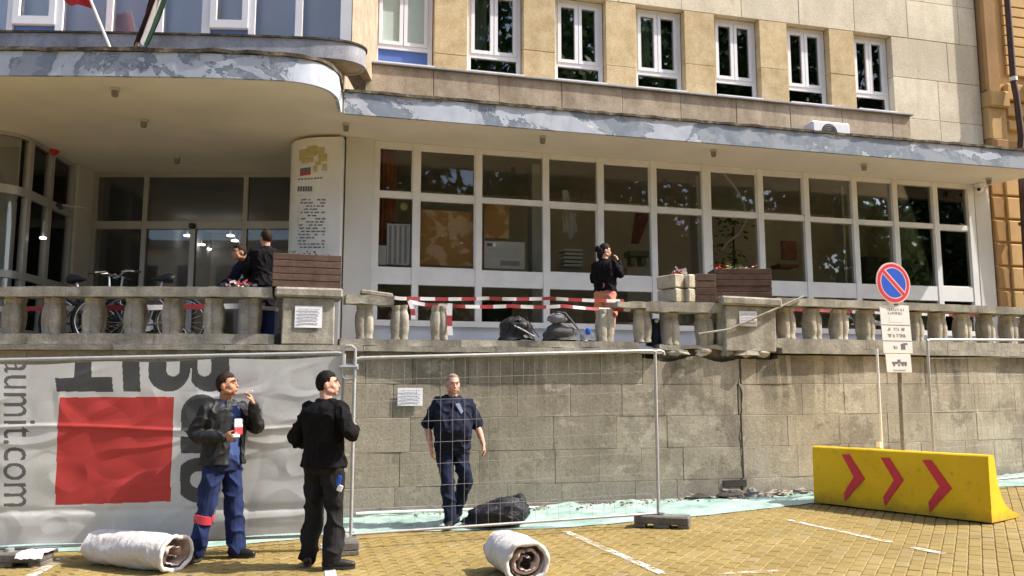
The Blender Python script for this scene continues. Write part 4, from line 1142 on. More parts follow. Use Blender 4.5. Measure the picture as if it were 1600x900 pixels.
def sprigs(r, w_, d, h, n, hh, cols, seed):
    rr = random.Random(seed); mbs = {c: MB(W(r)) for c in cols}
    for k in range(n):
        x, y = rr.uniform(-w_ / 2, w_ / 2) * .9, rr.uniform(-d / 2, d / 2) * .8; t = rr.uniform(0, 6.28); z = h - .06
        for q in range(4):
            p = Vector((x + .02 * q * cos(t), y + .02 * q * sin(t), z + hh * q / 3)); a = rr.uniform(0, 6.28); e = Vector((cos(a), sin(a), rr.uniform(-.2, .8))) * .035; f = Vector((-sin(a), cos(a), 0)) * .014
            mbs[rr.choice(cols)].add([p, p + e * .5 + f, p + e, p + e * .5 - f], [(0, 1, 2, 3)])
    for c in cols: tag(mbs[c].build('foliage', M[c], r), kind='stuff')
sA = wall_s(478, 2.86, -.12); p, T, n = wall(sA, -.14, 2.868)
r = planter(p, atan2(T.y, T.x) + .02, .86, .40, .44, 'dark wooden slat planter standing on the left stone pier beside the round pillar'); sprigs(r, .8, .3, .44, 30, .1, ['leaf'], 3)
sB = wall_s(1158, 2.9, -.12); p, T, n = wall(sB, -.16, 2.888)
r = planter(p, atan2(T.y, T.x) - .22, .84, .40, .43, 'brown wooden slat planter with red and green flowers on the tilted right pier')
M['redflower'] = simple('red_petals', (.5, .06, .03), .6, 0, .4, 30); M['pinkflower'] = simple('pink_petals', (.6, .35, .3), .6, 0, .3, 30); M['lightleaf'] = simple('light_leaf', (.20, .30, .10), .6, 0, .3, 30)
rr_ = random.Random(4)
for nm, mt, xs_, cnt in (('red_flowers', 'redflower', (-.38, -.2), 70), ('green_leaves', 'lightleaf', (-.25, .05), 80), ('pale_flowers', 'pinkflower', (-.05, .36), 30)):
    mb = MB(W(r))
    for k in range(cnt):
        q = Vector((rr_.uniform(*xs_), rr_.uniform(-.17, .12), .41 + abs(rr_.gauss(0, .045)))); a = rr_.uniform(0, 6.28); e = Vector((cos(a), sin(a), rr_.uniform(-.3, .6))) * .045; f = Vector((-sin(a), cos(a), .2)) * .025
        mb.add([q, q + e * .6 + f, q + e, q + e * .6 - f], [(0, 1, 2, 3)])
    tag(mb.build(nm, M[mt], r), kind='stuff')
sD = wall_s(1098, 2.8, -.12); p, T, n = wall(sD, -.13, 2.803)
planter(p, atan2(T.y, T.x) - .1, .31, .36, .42, 'small brown wooden slat crate between the pale stone blocks and the flower planter', 4, 'crate')
sE = wall_s(1052, 2.8, -.1)
for k, (dx, dz, lab) in enumerate(((0, 0, 'pale stone block at the lower left of the stack on the sagging rail'), (.2, 0, 'pale stone block at the lower right of the stack on the sagging rail'), (-.01, .21, 'pale stone block at the upper left of the stack on the sagging rail'), (.205, .21, 'pale stone block at the upper right of the stack with a round mark'))):
    p, T, n = wall(sE + dx, -.14, 2.803 + dz); rz = atan2(T.y, T.x) + .34
    o = MB(place(p, rz + R.gauss(0, .02))).box(-.092, .092, -.19, .22, 0, .197, .016); o.jitter(.007, 9, k)
    tag(o.build('stone_block', M['pale_stone']), lab, 'stone block', 'pale stone blocks stacked on the rail')
p, T, n = wall(wall_s(1062, 3.2, -.1), -.14, 3.23)
def ribbon(pts, wd, label, sl=.16, up=(0, 0, 1), nm='barrier_tape', cat='barrier tape', seed=0, sag=.0):
    """striped tape through points"""
    P = [Vector(q) for q in pts]; D = [P[0]]
    for a, b in zip(P, P[1:]):
        n_ = max(2, int((b - a).length / .02))
        for k in range(1, n_ + 1):
            t = k / n_; q = a.lerp(b, t); q.z -= sag * 4 * t * (1 - t); D.append(q)
    segs = []; U = Vector(up); acc = 0
    for i, (a, b) in enumerate(zip(D, D[1:])):
        L = (b - a).length; n_ = int(acc / sl); acc += L
        while len(segs) <= n_: segs.append(MB())
        tgt = segs[n_]
        def hv(q, i): 
            tw = .8 * noise.noise(Vector((q.x * 1.5 + seed, q.y, 0))); T_ = (b - a).normalized(); N_ = T_.cross(U).normalized(); return (U * cos(tw) + N_ * sin(tw)) * wd / 2
        ha, hb = hv(a, i), hv(b, i + 1)
        tgt.add([a - ha, b - hb, b + hb, a + ha], [(0, 1, 2, 3)])
    o = thing(nm, P[0], label, cat, 'red and white barrier tapes')
    for q, m_ in enumerate(segs):
        if m_.f: m_.build('red_stripe' if q % 2 else 'white_stripe', M['tape_red' if q % 2 else 'tape_white'], o)
    return o
M['tape_white'] = simple('tape_white', (.68, .66, .66), .4, 0, .03); M['tape_red'] = simple('tape_red', (.36, .05, .06), .4, 0, .06)
def wp(px, py, off=-.12):
    s = wall_s(px, 2.6, off); q = wall(s, off)[0]; return atY(px, py, q.y)
ribbon([wp(612, 464), wp(640, 466), wp(760, 466), wp(860, 466), wp(975, 470)], .048, 'upper red and white tape stretched across the gap in the balustrade', .19, sag=.012)
ribbon([wp(640, 471, -.05), wp(690, 477, -.06), wp(800, 478, -.06), wp(880, 478, -.06), wp(985, 484, -.06)], .05, 'lower red and white tape across the gap passing the free standing balusters', .19, seed=5, sag=.016)
ribbon([wp(703, 474, -.02), wp(702, 500, 0), wp(704, 524, .02)], .07, 'red and white tape end hanging down beside the third free baluster', .15, up=(1, 0, 0))
ribbon([wp(640, 470, -.04), wp(645, 485, -.03), wp(646, 498, -.03)], .06, 'short knotted tape end hanging at the broken rail', .1, up=(1, 0, 0))
ribbon([wp(968, 474), wp(962, 492), wp(968, 512)], .05, 'tape end hanging beside the shirtless legs of the woman', .1, up=(1, 0, 0)) if 0 else None
ribbon([wp(-30, 483, -.5), wp(200, 481, -.5), wp(385, 478, -.5)], .07, 'tape stretched behind the left balustrade near the bicycles', .5)
ribbon([wp(1222, 482, -.55), wp(1450, 490, -.5), wp(1640, 494, -.5)], .075, 'tape stretched behind the right balustrade', .22, seed=9)
def tapeball(c, r, label, seed):
    o1, o2 = MB(), MB(); rr = random.Random(seed)
    for k in range(26):
        d = Vector((rr.gauss(0, 1), rr.gauss(0, .7), abs(rr.gauss(0, .5)))) * r; a = rr.uniform(0, 6.28); e = Vector((cos(a), sin(a), rr.gauss(0, .4))) * .07; f = Vector((rr.gauss(0, .3), rr.gauss(0, .3), 1)) * .03
        q = Vector(c) + d; (o1 if k % 2 else o2).add([q, q + e, q + e + f, q + f], [(0, 1, 2, 3)])
    a = thing('tape_bundle', c, label, 'tape bundle'); tag(o1.build('white_tape', M['tape_white'], a), kind='stuff'); tag(o2.build('red_tape', M['tape_red'], a), kind='stuff')
tapeball(p, .035, 'crumpled red and white tape on the stack of pale stone blocks', 3)
q_ = wp(375, 441, -.1); tapeball((q_.x, q_.y, 2.87), .07, 'crumpled red and white tape lying on the left rail by the bending man', 8)
# leaning bar at the tilted pier
tag(MB().tube([wp(1092, 522, .10), wp(1140, 514, .12), wp(1200, 488, .14), wp(1256, 463, .10)], .015, 8).jitter(.008, 5).build('wooden_stick', M['baluster']), 'pale thin wooden stick leaning diagonally across the tilted right pier', 'stick')
# ================================================================ PAPERS
def sheet(c, T, n, w_, h_, label, lines=5, nm='paper_notice', cat='notice', seed=1, group=None):
    Fm = Matrix((T, -n, Vector((0, 0, 1)))).transposed().to_4x4(); Fm.translation = c
    o = MB(Fm).grid(lambda u, v: ((u - .5) * w_, -.004 - .006 * sin(pi * u) * (1 - v), (v - .5) * h_), 6, 6).build(nm, M['paper']); tag(o, label, cat, group)
    mb = MB(Fm); rr = random.Random(seed)
    for k in range(lines):
        z = h_ * (.32 - .64 * k / max(1, lines - 1)); x = -w_ * .38
        while x < w_ * .36:
            wl = rr.uniform(.03, .08) * w_ / .4; mb.box(x, min(x + wl, w_ * .4), -.0145, -.0125, z, z + h_ * .05); x += wl + .02 * w_
    tag(mb.build('printed_lines', M['ink_light'], o), kind='stuff'); return o
M['ink_light'] = simple('faint_ink', (.42, .42, .48), .8)
def pier_sheet(px, py, w_, h_, lab, k):
    s = wall_s(px, 2.5, .09); p, T, n = wall(s, .092); z = atY(px, py, p.y).z; sheet(Vector((p.x, p.y, z)), T, n, w_, h_, lab, seed=k)
pier_sheet(482, 495, .34, .28, 'white printed sheet taped to the left stone pier', 2)
pier_sheet(1169, 498, .28, .22, 'white printed sheet on the tilted right pier', 3)
s = wall_s(640, 1.4, .03); p, T, n = wall(s, .03); sheet(Vector((p.x, p.y, atY(640, 620, p.y).z)), T, n, .33, .235, 'white printed sheet on the stone wall left of the man in navy', 4, seed=6)
# ================================================================ BAGS ON THE TERRACE
M['bagblack'] = simple('black_bag_fabric', (.018, .018, .02), .55, 0, .3, 12, .3); M['baggrey'] = simple('grey_bag_fabric', (.07, .068, .066), .7, 0, .3, 12, .3)
M['lining'] = simple('grey_lining', (.22, .22, .24), .5, 0, .3, 12)
M['plasticw'] = simple('pale_plastic', (.55, .57, .62), .35, 0, .15, 10, .4); M['navybag'] = simple('navy_bag_fabric', (.012, .018, .05), .6, 0, .3, 10, .2)
def lumpy(c, rx, ry, rz, mat, name, label, cat, seed, amp=.25, fl_=1.0, M_=None, group=None):
    off = Vector((seed * 2.3, seed, 0))
    def f(d):
        k = 1 + amp * noise.noise(d * 1.5 + off) + amp * .5 * noise.noise(d * 3.7 + off)
        return k * (1 if d.z > -.5 else 1 / max(.6, -d.z * 1.6))
    mb = MB().ball((0, 0, 0), rx, ry, rz, 26, 18, f)
    zb = -rz * .72
    for i, v in enumerate(mb.v):
        if v.z < zb: v.z = zb
    Mx = Matrix.Translation(Vector(c) - Vector((0, 0, zb)))
    if M_: Mx = Mx @ M_
    mb.v = [Mx @ v for v in mb.v]
    return tag(mb.build(name, mat, None, True, 60), label, cat, group)
q = wp(806, 528, -.14); b = lumpy((q.x, q.y, 2.23), .23, .16, .19, M['bagblack'], 'backpack', 'black backpack lying in the gap of the balustrade, left of the grey bag', 'backpack', 3, .3)
for dx in (-.05, .08):
    MB().tube([q + Vector((dx - .1, -.14, .05)), q + Vector((dx - .04, -.17, .2)), q + Vector((dx + .06, -.1, .3)), q + Vector((dx + .15, -.16, .12)), q + Vector((dx + .24, -.13, .0))], .016, 6, ell=.4).build('strap', M['bagblack'], b, True)
MB().tube([q + Vector((-.02, -.165, .16)), q + Vector((.10, -.17, .1)), q + Vector((.26, -.16, .01))], .009, 6).build('reflective_strip', M['plasticw'], b)
q = wp(876, 528, -.14); b = lumpy((q.x, q.y, 2.23), .23, .15, .15, M['baggrey'], 'travel_bag', 'grey open travel bag with light lining in the gap of the balustrade', 'bag', 7, .2)
MB().ball(q + Vector((-.05, -.05, .27)), .14, .1, .07, 12, 8, lambda d: 1 + .5 * noise.noise(d * 3)).build('bag_lining', M['lining'], b, True)
MB().tube([q + Vector((-.12, -.1, .25)), q + Vector((-.06, -.12, .36)), q + Vector((.06, -.12, .34)), q + Vector((.24, -.1, .12))], .014, 6).build('bag_handle', M['baggrey'], b, True)
q = wp(918, 528, -.14); b = lumpy((q.x, q.y, 2.23), .10, .09, .10, M['plasticw'], 'plastic_bag', 'small white and blue plastic bag beside the free baluster right of the gap', 'bag', 11, .4)
MB().ball(q + Vector((.0, -.085, .09)), .04, .02, .05, 8, 6).build('blue_print', M['blue'], b)
q = wp(1023, 528, -.3); b = lumpy((q.x, q.y, 2.16), .13, .12, .26, M['navybag'], 'backpack', 'dark navy backpack standing behind the baluster under the stone blocks', 'backpack', 5, .15)
MB().ball(q + Vector((.01, -.125, .24)), .03, .015, .03, 8, 6).build('white_patch', M['paper'], b)
q = wp(420, 520, -.42); bx = MB().box(q.x - .09, q.x + .09, q.y - .08, q.y + .08, 2.137, 2.60, .01).build('blue_bin', simple('blue_plastic', (.012, .03, .16), .5), None); tag(bx, 'narrow blue bin with white lid behind the left balustrade by the pier', 'bin')
MB().box(q.x - .095, q.x + .095, q.y - .085, q.y + .085, 2.60, 2.655, .012).build('lid', M['paper'], bx)
# ================================================================ THINGS ON THE SQUARE
def bag_mat():
    t = NT('black_rubbish_plastic').set(.42, 0, .4); t.color((.014, .014, .02)); t.bump(t.noise(7, 6, .65, None, 1.5), 1, .05); return t.m
M['bin_bag'] = bag_mat()
g = atG(776, 826)
def bagf(d):
    k = 1 + .22 * noise.noise(d * 2.2 + Vector((4, 2, 1))) + .16 * abs(noise.noise(d * 5 + Vector((1, 5, 2)))) + .06 * noise.noise(d * 11)
    return k
mb = MB().ball((0, 0, 0), .37, .22, .17, 40, 26, bagf)
for i, v in enumerate(mb.v):
    x = v.x
    v.z = max(v.z, -.13); lift = max(0, (x + .05)) * .42; v.z = -.13 + (v.z + .13) * (1 + lift * 2.0 - max(0, -x) * .9)
mb.ball((.27, 0, .12), .055, .05, .11, 24, 14, lambda d: 1 + .7 * abs(noise.noise(d * 3.5)) + .35 * noise.noise(d * 8))
mb.v = [v + Vector((g.x, g.y + .12, gz(g.x) + .137)) for v in mb.v]
tag(mb.build('rubbish_bag', M['bin_bag'], None, True, 180), 'black plastic rubbish bag lying at the feet of the man in navy', 'rubbish bag')
def roll_mat(name, c):
    t = NT(name).set(.6, 0, .35); t.color(t.ramp(t.noise(6, 6), [(.3, tuple(x * .85 for x in c)), (.7, c)])); t.bump(t.noise(16, 6, .65, None, .6), .6, .02); return t.m
M['roll'] = roll_mat('white_sheeting_roll', (.62, .585, .56)); M['roll_in'] = roll_mat('pink_inner_sheeting', (.62, .50, .46))
def fabric_roll(a, b, rad, label, seed, turns=3.2):
    """a far end, b near/open end (axis points at height rad)"""
    a = Vector(a); b = Vector(b); T = (b - a).normalized(); up = Vector((0, 0, 1)); S_ = T.cross(up).normalized(); U = S_.cross(T)
    r = thing('sheeting_roll', ((a + b) / 2 - up * rad), label, 'sheeting roll', 'rolls of white sheeting on the square')
    L = (b - a).length; off = Vector((seed * 5, 0, 0))
    def surf(u, v, t0, t1, rr0, rr1, amp):
        th = t0 + (t1 - t0) * u; rr = rr0 + (rr1 - rr0) * u
        x = v * L
        w_ = amp * (1.1 * noise.noise(Vector((x * 3, cos(th) * 1.2, sin(th) * 1.2 + seed))) + 1.3 * (.5 - abs(noise.noise(Vector((x * 6.5 + .25 * sin(th + seed), cos(th) * .9, sin(th) * .9 + seed + 5))))) + .5 * (.4 - abs(noise.noise(Vector((x * 17 + .5 * sin(2 * th), cos(th) * 1.6, sin(th) * 1.6 + seed + 9))))))
        q = rr + w_ + .012 * sin(v * pi)
        c = cos(th) * q * 1.08; s_ = sin(th) * q * .93
        p = a + T * (x + .03 * noise.noise(Vector((th * 1.5, v * 2, seed)))) + S_ * c + U * s_
        if p.z < gz(p.x) + .008: p.z = gz(p.x) + .008
        return p
    MB().grid(lambda u, v: surf(u, v, .5, .5 + 2 * pi + .5, rad, rad * 1.03, .017), 110, 80).build('outer_layer', M['roll'], r, True, 180)
    # thick rolled lip at the open end, inner windings
    MB().grid(lambda u, v: surf(u, .86 + .14 * v, .8, .8 + 2 * pi * turns, rad * .94, rad * .12, .030), 200, 8).build('inner_winding', M['roll_in'], r, True, 180)
    lip = [surf(k / 60, 1, .5, .5 + 2 * pi, rad * .93, rad * .93, .03) for k in range(60)]
    MB().tube(lip, [.022 + .006 * noise.noise(Vector((k * .3, seed, 0))) for k in range(60)], 8, True).build('rolled_edge', M['roll'], r, True, 180)
    if turns > 2:
        lip2 = [surf(k / 50, 1.0, 1.6, 1.6 + 2 * pi, rad * .58, rad * .50, .02) - T * .03 for k in range(50)]
        MB().tube(lip2, .014, 7).build('rolled_edge', M['roll_in'], r, True, 180)
    cap_ = [surf(k / 40, 0, .5, .5 + 2 * pi, rad, rad, .03) for k in range(40)]
    MB().add([a + T * .05] + cap_, [(0, k + 1, (k + 1) % 40 + 1) for k in range(40)]).build('closed_end', M['roll'], r, True, 180)
pa, pb_ = atG(140, 884), atG(268, 893)
fabric_roll((pa.x + .02, pa.y + .12, gz(pa.x) + .16), (pb_.x + .02, pb_.y + .02, gz(pb_.x) + .165), .165, 'long roll of white sheeting lying in front of the banner', 2, 1.6)
fabric_roll((-.06, 7.55, gz(0) + .175), (.13, 6.98, gz(0) + .172), .168, 'short roll of white sheeting with pink core at the bottom centre', 6, 2.3)
# ================================================================ BICYCLES
M['bikeframe'] = simple('dark_bike_paint', (.03, .03, .035), .35, .2, .2)
M['bikeframe2'] = simple('grey_bike_paint', (.12, .12, .13), .35, .3, .2)
def bicycle(loc, rz, label, fm, steer=.25, lean=.06):
    r = thing('bicycle', loc, label, 'bicycle', 'bicycles behind the left balustrade', rz); m = W(r) @ Matrix.Rotation(lean, 4, 'X')
    Rw = .335; wb = 1.04
    def wheel(x, yaw):
        wm = m @ Matrix.Translation((x, 0, Rw)) @ Matrix.Rotation(yaw, 4, 'Z')
        t = MB(wm).tube([(Rw * cos(k * pi / 18), 0, Rw * sin(k * pi / 18)) for k in range(36)], .022, 8, True).build('wheel', M['black'], r, True)
        MB(wm).tube([((Rw - .03) * cos(k * pi / 18), 0, (Rw - .03) * sin(k * pi / 18)) for k in range(36)], .011, 6, True).build('rim', M['chrome'], t, True)
        sp_ = MB(wm)
        for k in range(18):
            a = k * pi / 9; sp_.tube([(.02 * cos(a + .9), .02 * (-1) ** k, .02 * sin(a + .9)), ((Rw - .03) * cos(a), 0, (Rw - .03) * sin(a))], .0014, 4)
        sp_.tube([(0, -.05, 0), (0, .05, 0)], .02, 8); tag(sp_.build('spokes', M['chrome'], t), kind='stuff')
    wheel(0, 0); wheel(wb, steer)
    bb = (.43, 0, .29); st = (.30, 0, .76); ht = (.80, 0, .80); hb = (.86, 0, .62)
    for a, b, q in ((bb, st, .017), (bb, hb, .02), (st, ht, .016), ((0, .05, Rw), (bb[0], .03, bb[2]), .010), ((0, -.05, Rw), (bb[0], -.03, bb[2]), .010), ((0, .05, Rw), (st[0] + .02, .02, st[2] - .1), .009), ((0, -.05, Rw), (st[0] + .02, -.02, st[2] - .1), .009)):
        pass
    f = MB(m)
    for a, b, q in ((bb, st, .017), (bb, hb, .02), (st, ht, .016), ((0, .05, Rw), (bb[0], .03, bb[2]), .010), ((0, -.05, Rw), (bb[0], -.03, bb[2]), .010), ((0, .05, Rw), (st[0] + .02, .02, st[2] - .1), .009), ((0, -.05, Rw), (st[0] + .02, -.02, st[2] - .1), .009), (hb, ht, .022)):
        f.tube([a, b], q, 8)
    f.build('frame', fm, r, True)
    fk = MB(m); 
    for s_ in (-.05, .05): fk.tube([(.87, s_ * .7, .60), (.93, s_, .5), (wb, s_, Rw)], .013, 8)
    fk.build('fork', fm, r, True)
    MB(m).tube([(.80, 0, .80), (.79, 0, .95)], .014, 8).build('stem', M['chrome'], r)
    hm = m @ Matrix.Translation((.80, 0, 0)) @ Matrix.Rotation(steer, 4, 'Z') @ Matrix.Translation((-.80, 0, 0))
    h = MB(hm).tube([(.70, -.31, .98), (.80, -.2, 1.0), (.83, 0, .96), (.80, .2, 1.0), (.70, .31, .98)], .012, 8).build('handlebar', M['chrome'], r, True)
    for s_ in (-1, 1): MB(hm).tube([(.71, s_ * .30, .98), (.64, s_ * .34, .975)], .018, 8).build('grip', M['black'], h, True)
    for s_ in (-1, 1): MB(hm).tube([(.79, s_ * .21, .995), (.86, s_ * .27, .97), (.80, s_ * .33, .96)], .006, 5).build('brake_lever', M['chrome'], h)
    MB(m).tube([st, (.27, 0, .90)], .014, 8).build('seat_post', M['chrome'], r)
    MB(m).tube([(.12, 0, .92), (.18, 0, .935), (.27, 0, .93), (.36, 0, .925), (.42, 0, .92)], [.05, .075, .055, .028, .015], 10, ell=1.0).build('saddle', M['black'], r, True)
    c = MB(m).lathe([(.09, -.004), (.09, .004)], seg=20); mm = m @ Matrix.Translation(bb) @ Matrix.Rotation(pi / 2, 4, 'X')
    c.v = [mm @ (m.inverted() @ v) for v in c.v]; c.build('chainring', M['chrome'], r)
    for s_, a in ((1, .6), (-1, .6 + pi)):
        e = (bb[0] + .17 * cos(a), s_ * .07, bb[2] + .17 * sin(a)); MB(m).tube([(bb[0], s_ * .06, bb[2]), e], .010, 6).build('crank', M['chrome'], r)
        MB(m).box(e[0] - .045, e[0] + .045, e[1] - .04, e[1] + .04, e[2] - .012, e[2] + .012, .004).build('pedal', M['black'], r)
    return r
q1 = atY(255, 500, 10.95); bicycle((q1.x + .28, 10.85, 2.14), radians(180 + 8), 'dark bicycle nearer the entrance doors with handlebars above the rail', M['bikeframe2'], .5)
bicycle((-4.25, 11.35, 2.14), radians(12), 'dark grey bicycle with high handlebar right of the other bicycle', M['bikeframe'], -.5) if 0 else None
q2 = atY(140, 500, 11.0); bicycle((q2.x - .42, 11.05, 2.14), radians(-14), 'black bicycle parked at the left with a pale lamp on its handlebar', M['bikeframe'], .4)
q3 = atY(205, 500, 10.9); 
# ================================================================ FLAGS
def flag(pb, pt, mats, label, cloth, seed):
    r = thing('flag', pb, label, 'flag'); MB().tube([pb, pt], [.022, .016], 8).build('flagpole', M['white'] if seed == 1 else M['wirepole'], r, True)
    for k, (fn, mt, nm) in enumerate(cloth): MB().grid(fn, 14, 14).build(nm, mt, r, True, 180)
M['wirepole'] = simple('tan_pole', (.48, .40, .30), .5); M['flagred'] = simple('red_flag_cloth', (.52, .03, .04), .7, 0, .1, 5); M['flagdark'] = simple('dark_flag_cloth', (.10, .05, .045), .8, 0, .4, 6); M['flaggreen'] = simple('green_flag_cloth', (.02, .06, .035), .8); M['flagwhite'] = simple('white_flag_cloth', (.5, .48, .5), .8)
fb1, ft1 = atY(173, 78, 10.62), atY(105, -90, 10.15)
L1 = ft1 - fb1
def redf(u, v):
    a = fb1 + L1 * (.385 + .55 * v); return a + Vector((-.42 * u, .05 * sin(u * 9), .10 * u + .02 * sin(u * 7))) 
flag(fb1, ft1, None, 'white flagpole with red flag leaning out from the bay ledge', [(redf, M['flagred'], 'flag_cloth')], 1)
fb2, ft2 = atY(211, 78, 10.62), atY(275, -90, 10.2); L2 = ft2 - fb2
def wrap(du, w_, s0):
    def f(u, v):
        a = fb2 + L2 * (.2 + .75 * v); return a + Vector((du - w_ * u * (1.2 - .5 * abs(v - .5)), .06 * sin(u * 7 + v * 4) + s0, -.22 + .03 * sin(u * 5)))
    return f
flag(fb2, ft2, None, 'tan flagpole with dark furled flags on the bay ledge', [(wrap(0.0, .13, .0), M['flagdark'], 'flag_cloth'), (wrap(.05, .03, .05), M['flaggreen'], 'green_cloth'), (wrap(.03, .012, -.05), M['flagwhite'], 'white_cloth')], 2)
# ================================================================ SMALL FIXTURES
u0, zz = onF(1291, 192, .55)
ac = thing('air_conditioner', FP + FD * u0 + FN * .55 + Vector((0, 0, 5.96)), 'white air conditioner unit with round fan standing on the long canopy', 'air conditioner')
fbox(u0 - .40, u0 + .40, .40, .70, 5.96, 6.41, .03).build('casing', M['upvc'], ac)
fm_ = FM @ Matrix.Translation((u0 - .05, -.70, 6.2)) @ Matrix.Rotation(pi / 2, 4, 'X')
MB(fm_).lathe([(.165, -.02), (.165, .004), (.15, .006)], seg=24).build('fan_opening', M['blackplastic'], ac)
for k in range(3):
    rr = .05 + .04 * k; MB(fm_).tube([(rr * cos(t * pi / 12), rr * sin(t * pi / 12), .008) for t in range(24)], .003, 4, True).build('fan_guard', M['galv'], ac)
cp = FP + FD * 11.37 + FN * .15; cz = ZS
cv = thing('security_camera', cp + Vector((0, 0, cz)), 'small white security camera under the canopy at the right end of the glazing', 'security camera')
fbox(11.28, 11.46, .04, .2, ZS - .07, ZS - .003, .01).build('mount', M['upvc'], cv)
MB().ball(cp + Vector((-.04, 0, cz - .12)), .075, .075, .07, 14, 10).build('camera_body', M['upvc'], cv, True)
MB().ball(cp + Vector((-.09, -.05, cz - .14)), .035, .035, .035, 10, 8).build('lens', M['black'], cv, True)
bp_ = atY(85, 233, 13.4)
be = thing('alarm_bell', bp_, 'round red alarm bell at the top of the left entrance glazing', 'alarm bell')
MB(Matrix.Translation(bp_) @ Matrix.Rotation(1.2, 4, 'Y')).lathe([(.10, -.06), (.10, 0), (.085, .04), (.04, .065)], seg=18).build('bell', M['red'], be, True)
MB().box(bp_.x - .16, bp_.x - .05, bp_.y - .04, bp_.y + .04, bp_.z - .05, bp_.z + .05, .01).build('bracket', M['red'], be)
c2 = atY(93, 324, 13.35)
cv = thing('security_camera', c2, 'small dark security camera on the transom of the left entrance glazing', 'security camera')
MB().tube([c2 + Vector((-.02, 0, .04)), c2 + Vector((.09, -.12, -.03))], .045, 10).build('camera_body', M['blackplastic'], cv, True)
MB().tube([c2 + Vector((.02, .03, .05)), c2 + Vector((.28, .35, .06))], .015, 6).build('arm', M['steel_frame'], cv)
# ================================================================ INSIDE THE OFFICE
def inside(px, py, d):
    u, z = onF(px, py, -d); return u, z
def ibox(px0, px1, py0, py1, d, th, mat, name, label, cat, par=None, group=None):
    ua, za = inside(px0, py0, d); ub, zb = inside(px1, py1, d)
    o = fbox(ua, ub, -d - th, -d, min(za, zb), max(za, zb), .004 if th > .02 else 0).build(name, mat, par)
    if label: tag(o, label, cat, group)
    return o
def boardmat(name, a, b):
    t = NT(name).set(.8); t.color(t.ramp(t.noise(2.4, 5, .5, None, .8), [(.47, a), (.52, b)])); return t.m
M['brown'] = boardmat('brown_map_print', (.50, .27, .10), (.72, .50, .30)); M['curtain'] = simple('rust_curtain', (.35, .12, .06), .9, 0, .2, 4)
M['cream'] = simple('cream_cloth', (.6, .57, .5), .9, 0, .1, 5); M['olive'] = simple('olive_pot', (.18, .18, .10), .7, 0, .2, 6); M['inkpink'] = simple('dusty_red_cloth', (.28, .09, .08), .9, 0, .3, 5)
ibox(656, 741, 327, 417, .16, .02, M['brown'], 'map_board', 'brown and tan map board standing behind the second glazing bay', 'board')
ibox(757, 795, 318, 373, .20, .02, M['brown'], 'poster', 'brown poster behind the third glazing bay above the white notice', 'poster')
o = ibox(757, 820, 376, 421, .16, .02, M['paper'], 'notice_board', 'white printed notice leaning behind the third glazing bay', 'notice')
ibox(761, 770, 380, 385, .155, .004, M['ink'], 'dark_logo', None, None, o); ibox(782, 812, 407, 416, .155, .004, M['ink_light'], 'round_stamps', None, None, o)
for k in range(4): ibox(762, 815, 388 + 4 * k, 390 + 4 * k, .155, .004, M['ink_light'], 'printed_line', None, None, o)
for k, (a, b, c, e) in enumerate(((585, 603, 345, 0), (605, 640, 349, 1))):
    o = ibox(a + (3 if k == 0 else 0), b, c + (38 if k == 0 else 0), 414, .14 + .02 * k, .01, M['paper'], 'poster', ('white sheet low behind the first glazing bay', 'striped pale poster behind the first glazing bay')[k], 'poster')
    for q in range(4 if k else 0): ibox(608 + 8 * q, 611 + 8 * q, 352, 412, .155, .003, M['ink_light'], 'printed_stripe', None, None, o)
o = MB(FM); ua, za = inside(587, 225, .3); ub, zb = inside(617, 412, .3)
o.grid(lambda u, v: (ua + (ub - ua) * u, .32 + .03 * sin(u * 30), zb + (za - zb) * v), 50, 1); tag(o.build('curtain', M['curtain'], None, True), 'rust coloured curtain behind the first glazing bay', 'curtain')
u_, z_ = inside(631, 323, .15); c = MB(FM @ Matrix.Translation((u_, .15, z_)) @ Matrix.Rotation(pi / 2, 4, 'X')).lathe([(.065, 0), (.065, .01)], seg=20)
tag(c.build('round_sticker', M['goldprint']), 'yellow round sticker behind the first glazing bay', 'sticker')
ib = lambda *a: ibox(*a)
for a, b in ((831, 846), (1086, 1101), (1311, 1329)): 
    tag(ibox(a, b, 230, 520, .7, .3, M['pilaster'], 'column', None, None, B), None) 
# cloth hanging, stack of papers, pots
o = MB(FM); ua, za = inside(875, 297, .3); ub, zb = inside(900, 368, .3)
o.grid(lambda u, v: (ua + (ub - ua) * (.15 + (u * (.35 + .65 * (1 - v)))), .3 + .04 * sin(u * 18) * (1 - v), zb + (za - zb) * v + .06 * sin(u * 9) * (1 - v)), 24, 14); tag(o.build('hanging_cloth', M['cream'], None, True, 180), 'pale cloth hanging behind the fourth glazing bay', 'cloth')
for k in range(5): ibox(881 + k % 2, 912 - (k % 3), 412 - 6 * k, 417.2 - 6 * k, .3, .3, M['cream'], 'paper_stack', ('lowest paper bundle of the stack behind the fourth bay', 'second paper bundle from the bottom behind the fourth bay', 'middle paper bundle of the stack behind the fourth bay', 'second paper bundle from the top behind the fourth bay', 'topmost paper bundle of the stack behind the fourth bay')[k], 'paper bundle', None, 'paper bundles behind the fourth glazing bay')
o = ibox(984, 1016, 391, 401, .3, .3, M['olive'], 'display_bowl', 'olive green tray with pots behind the fifth glazing bay', 'tray')
for a in (990, 1006): ibox(a - 4, a + 4, 402, 414, .32, .2, M['olive'], 'pot', None, None, o)
o = MB(FM); ua, za = inside(985, 328, .5); ub, zb = inside(1012, 382, .5)
o.grid(lambda u, v: (ua + (ub - ua) * (u * (.5 + .5 * v)) + .1 * (v), .5 + .03 * sin(u * 20), zb + (za - zb) * v), 24, 6); tag(o.build('red_cloth', M['inkpink'], None, True, 180), 'dusty red cloth hanging behind the fifth glazing bay', 'cloth')
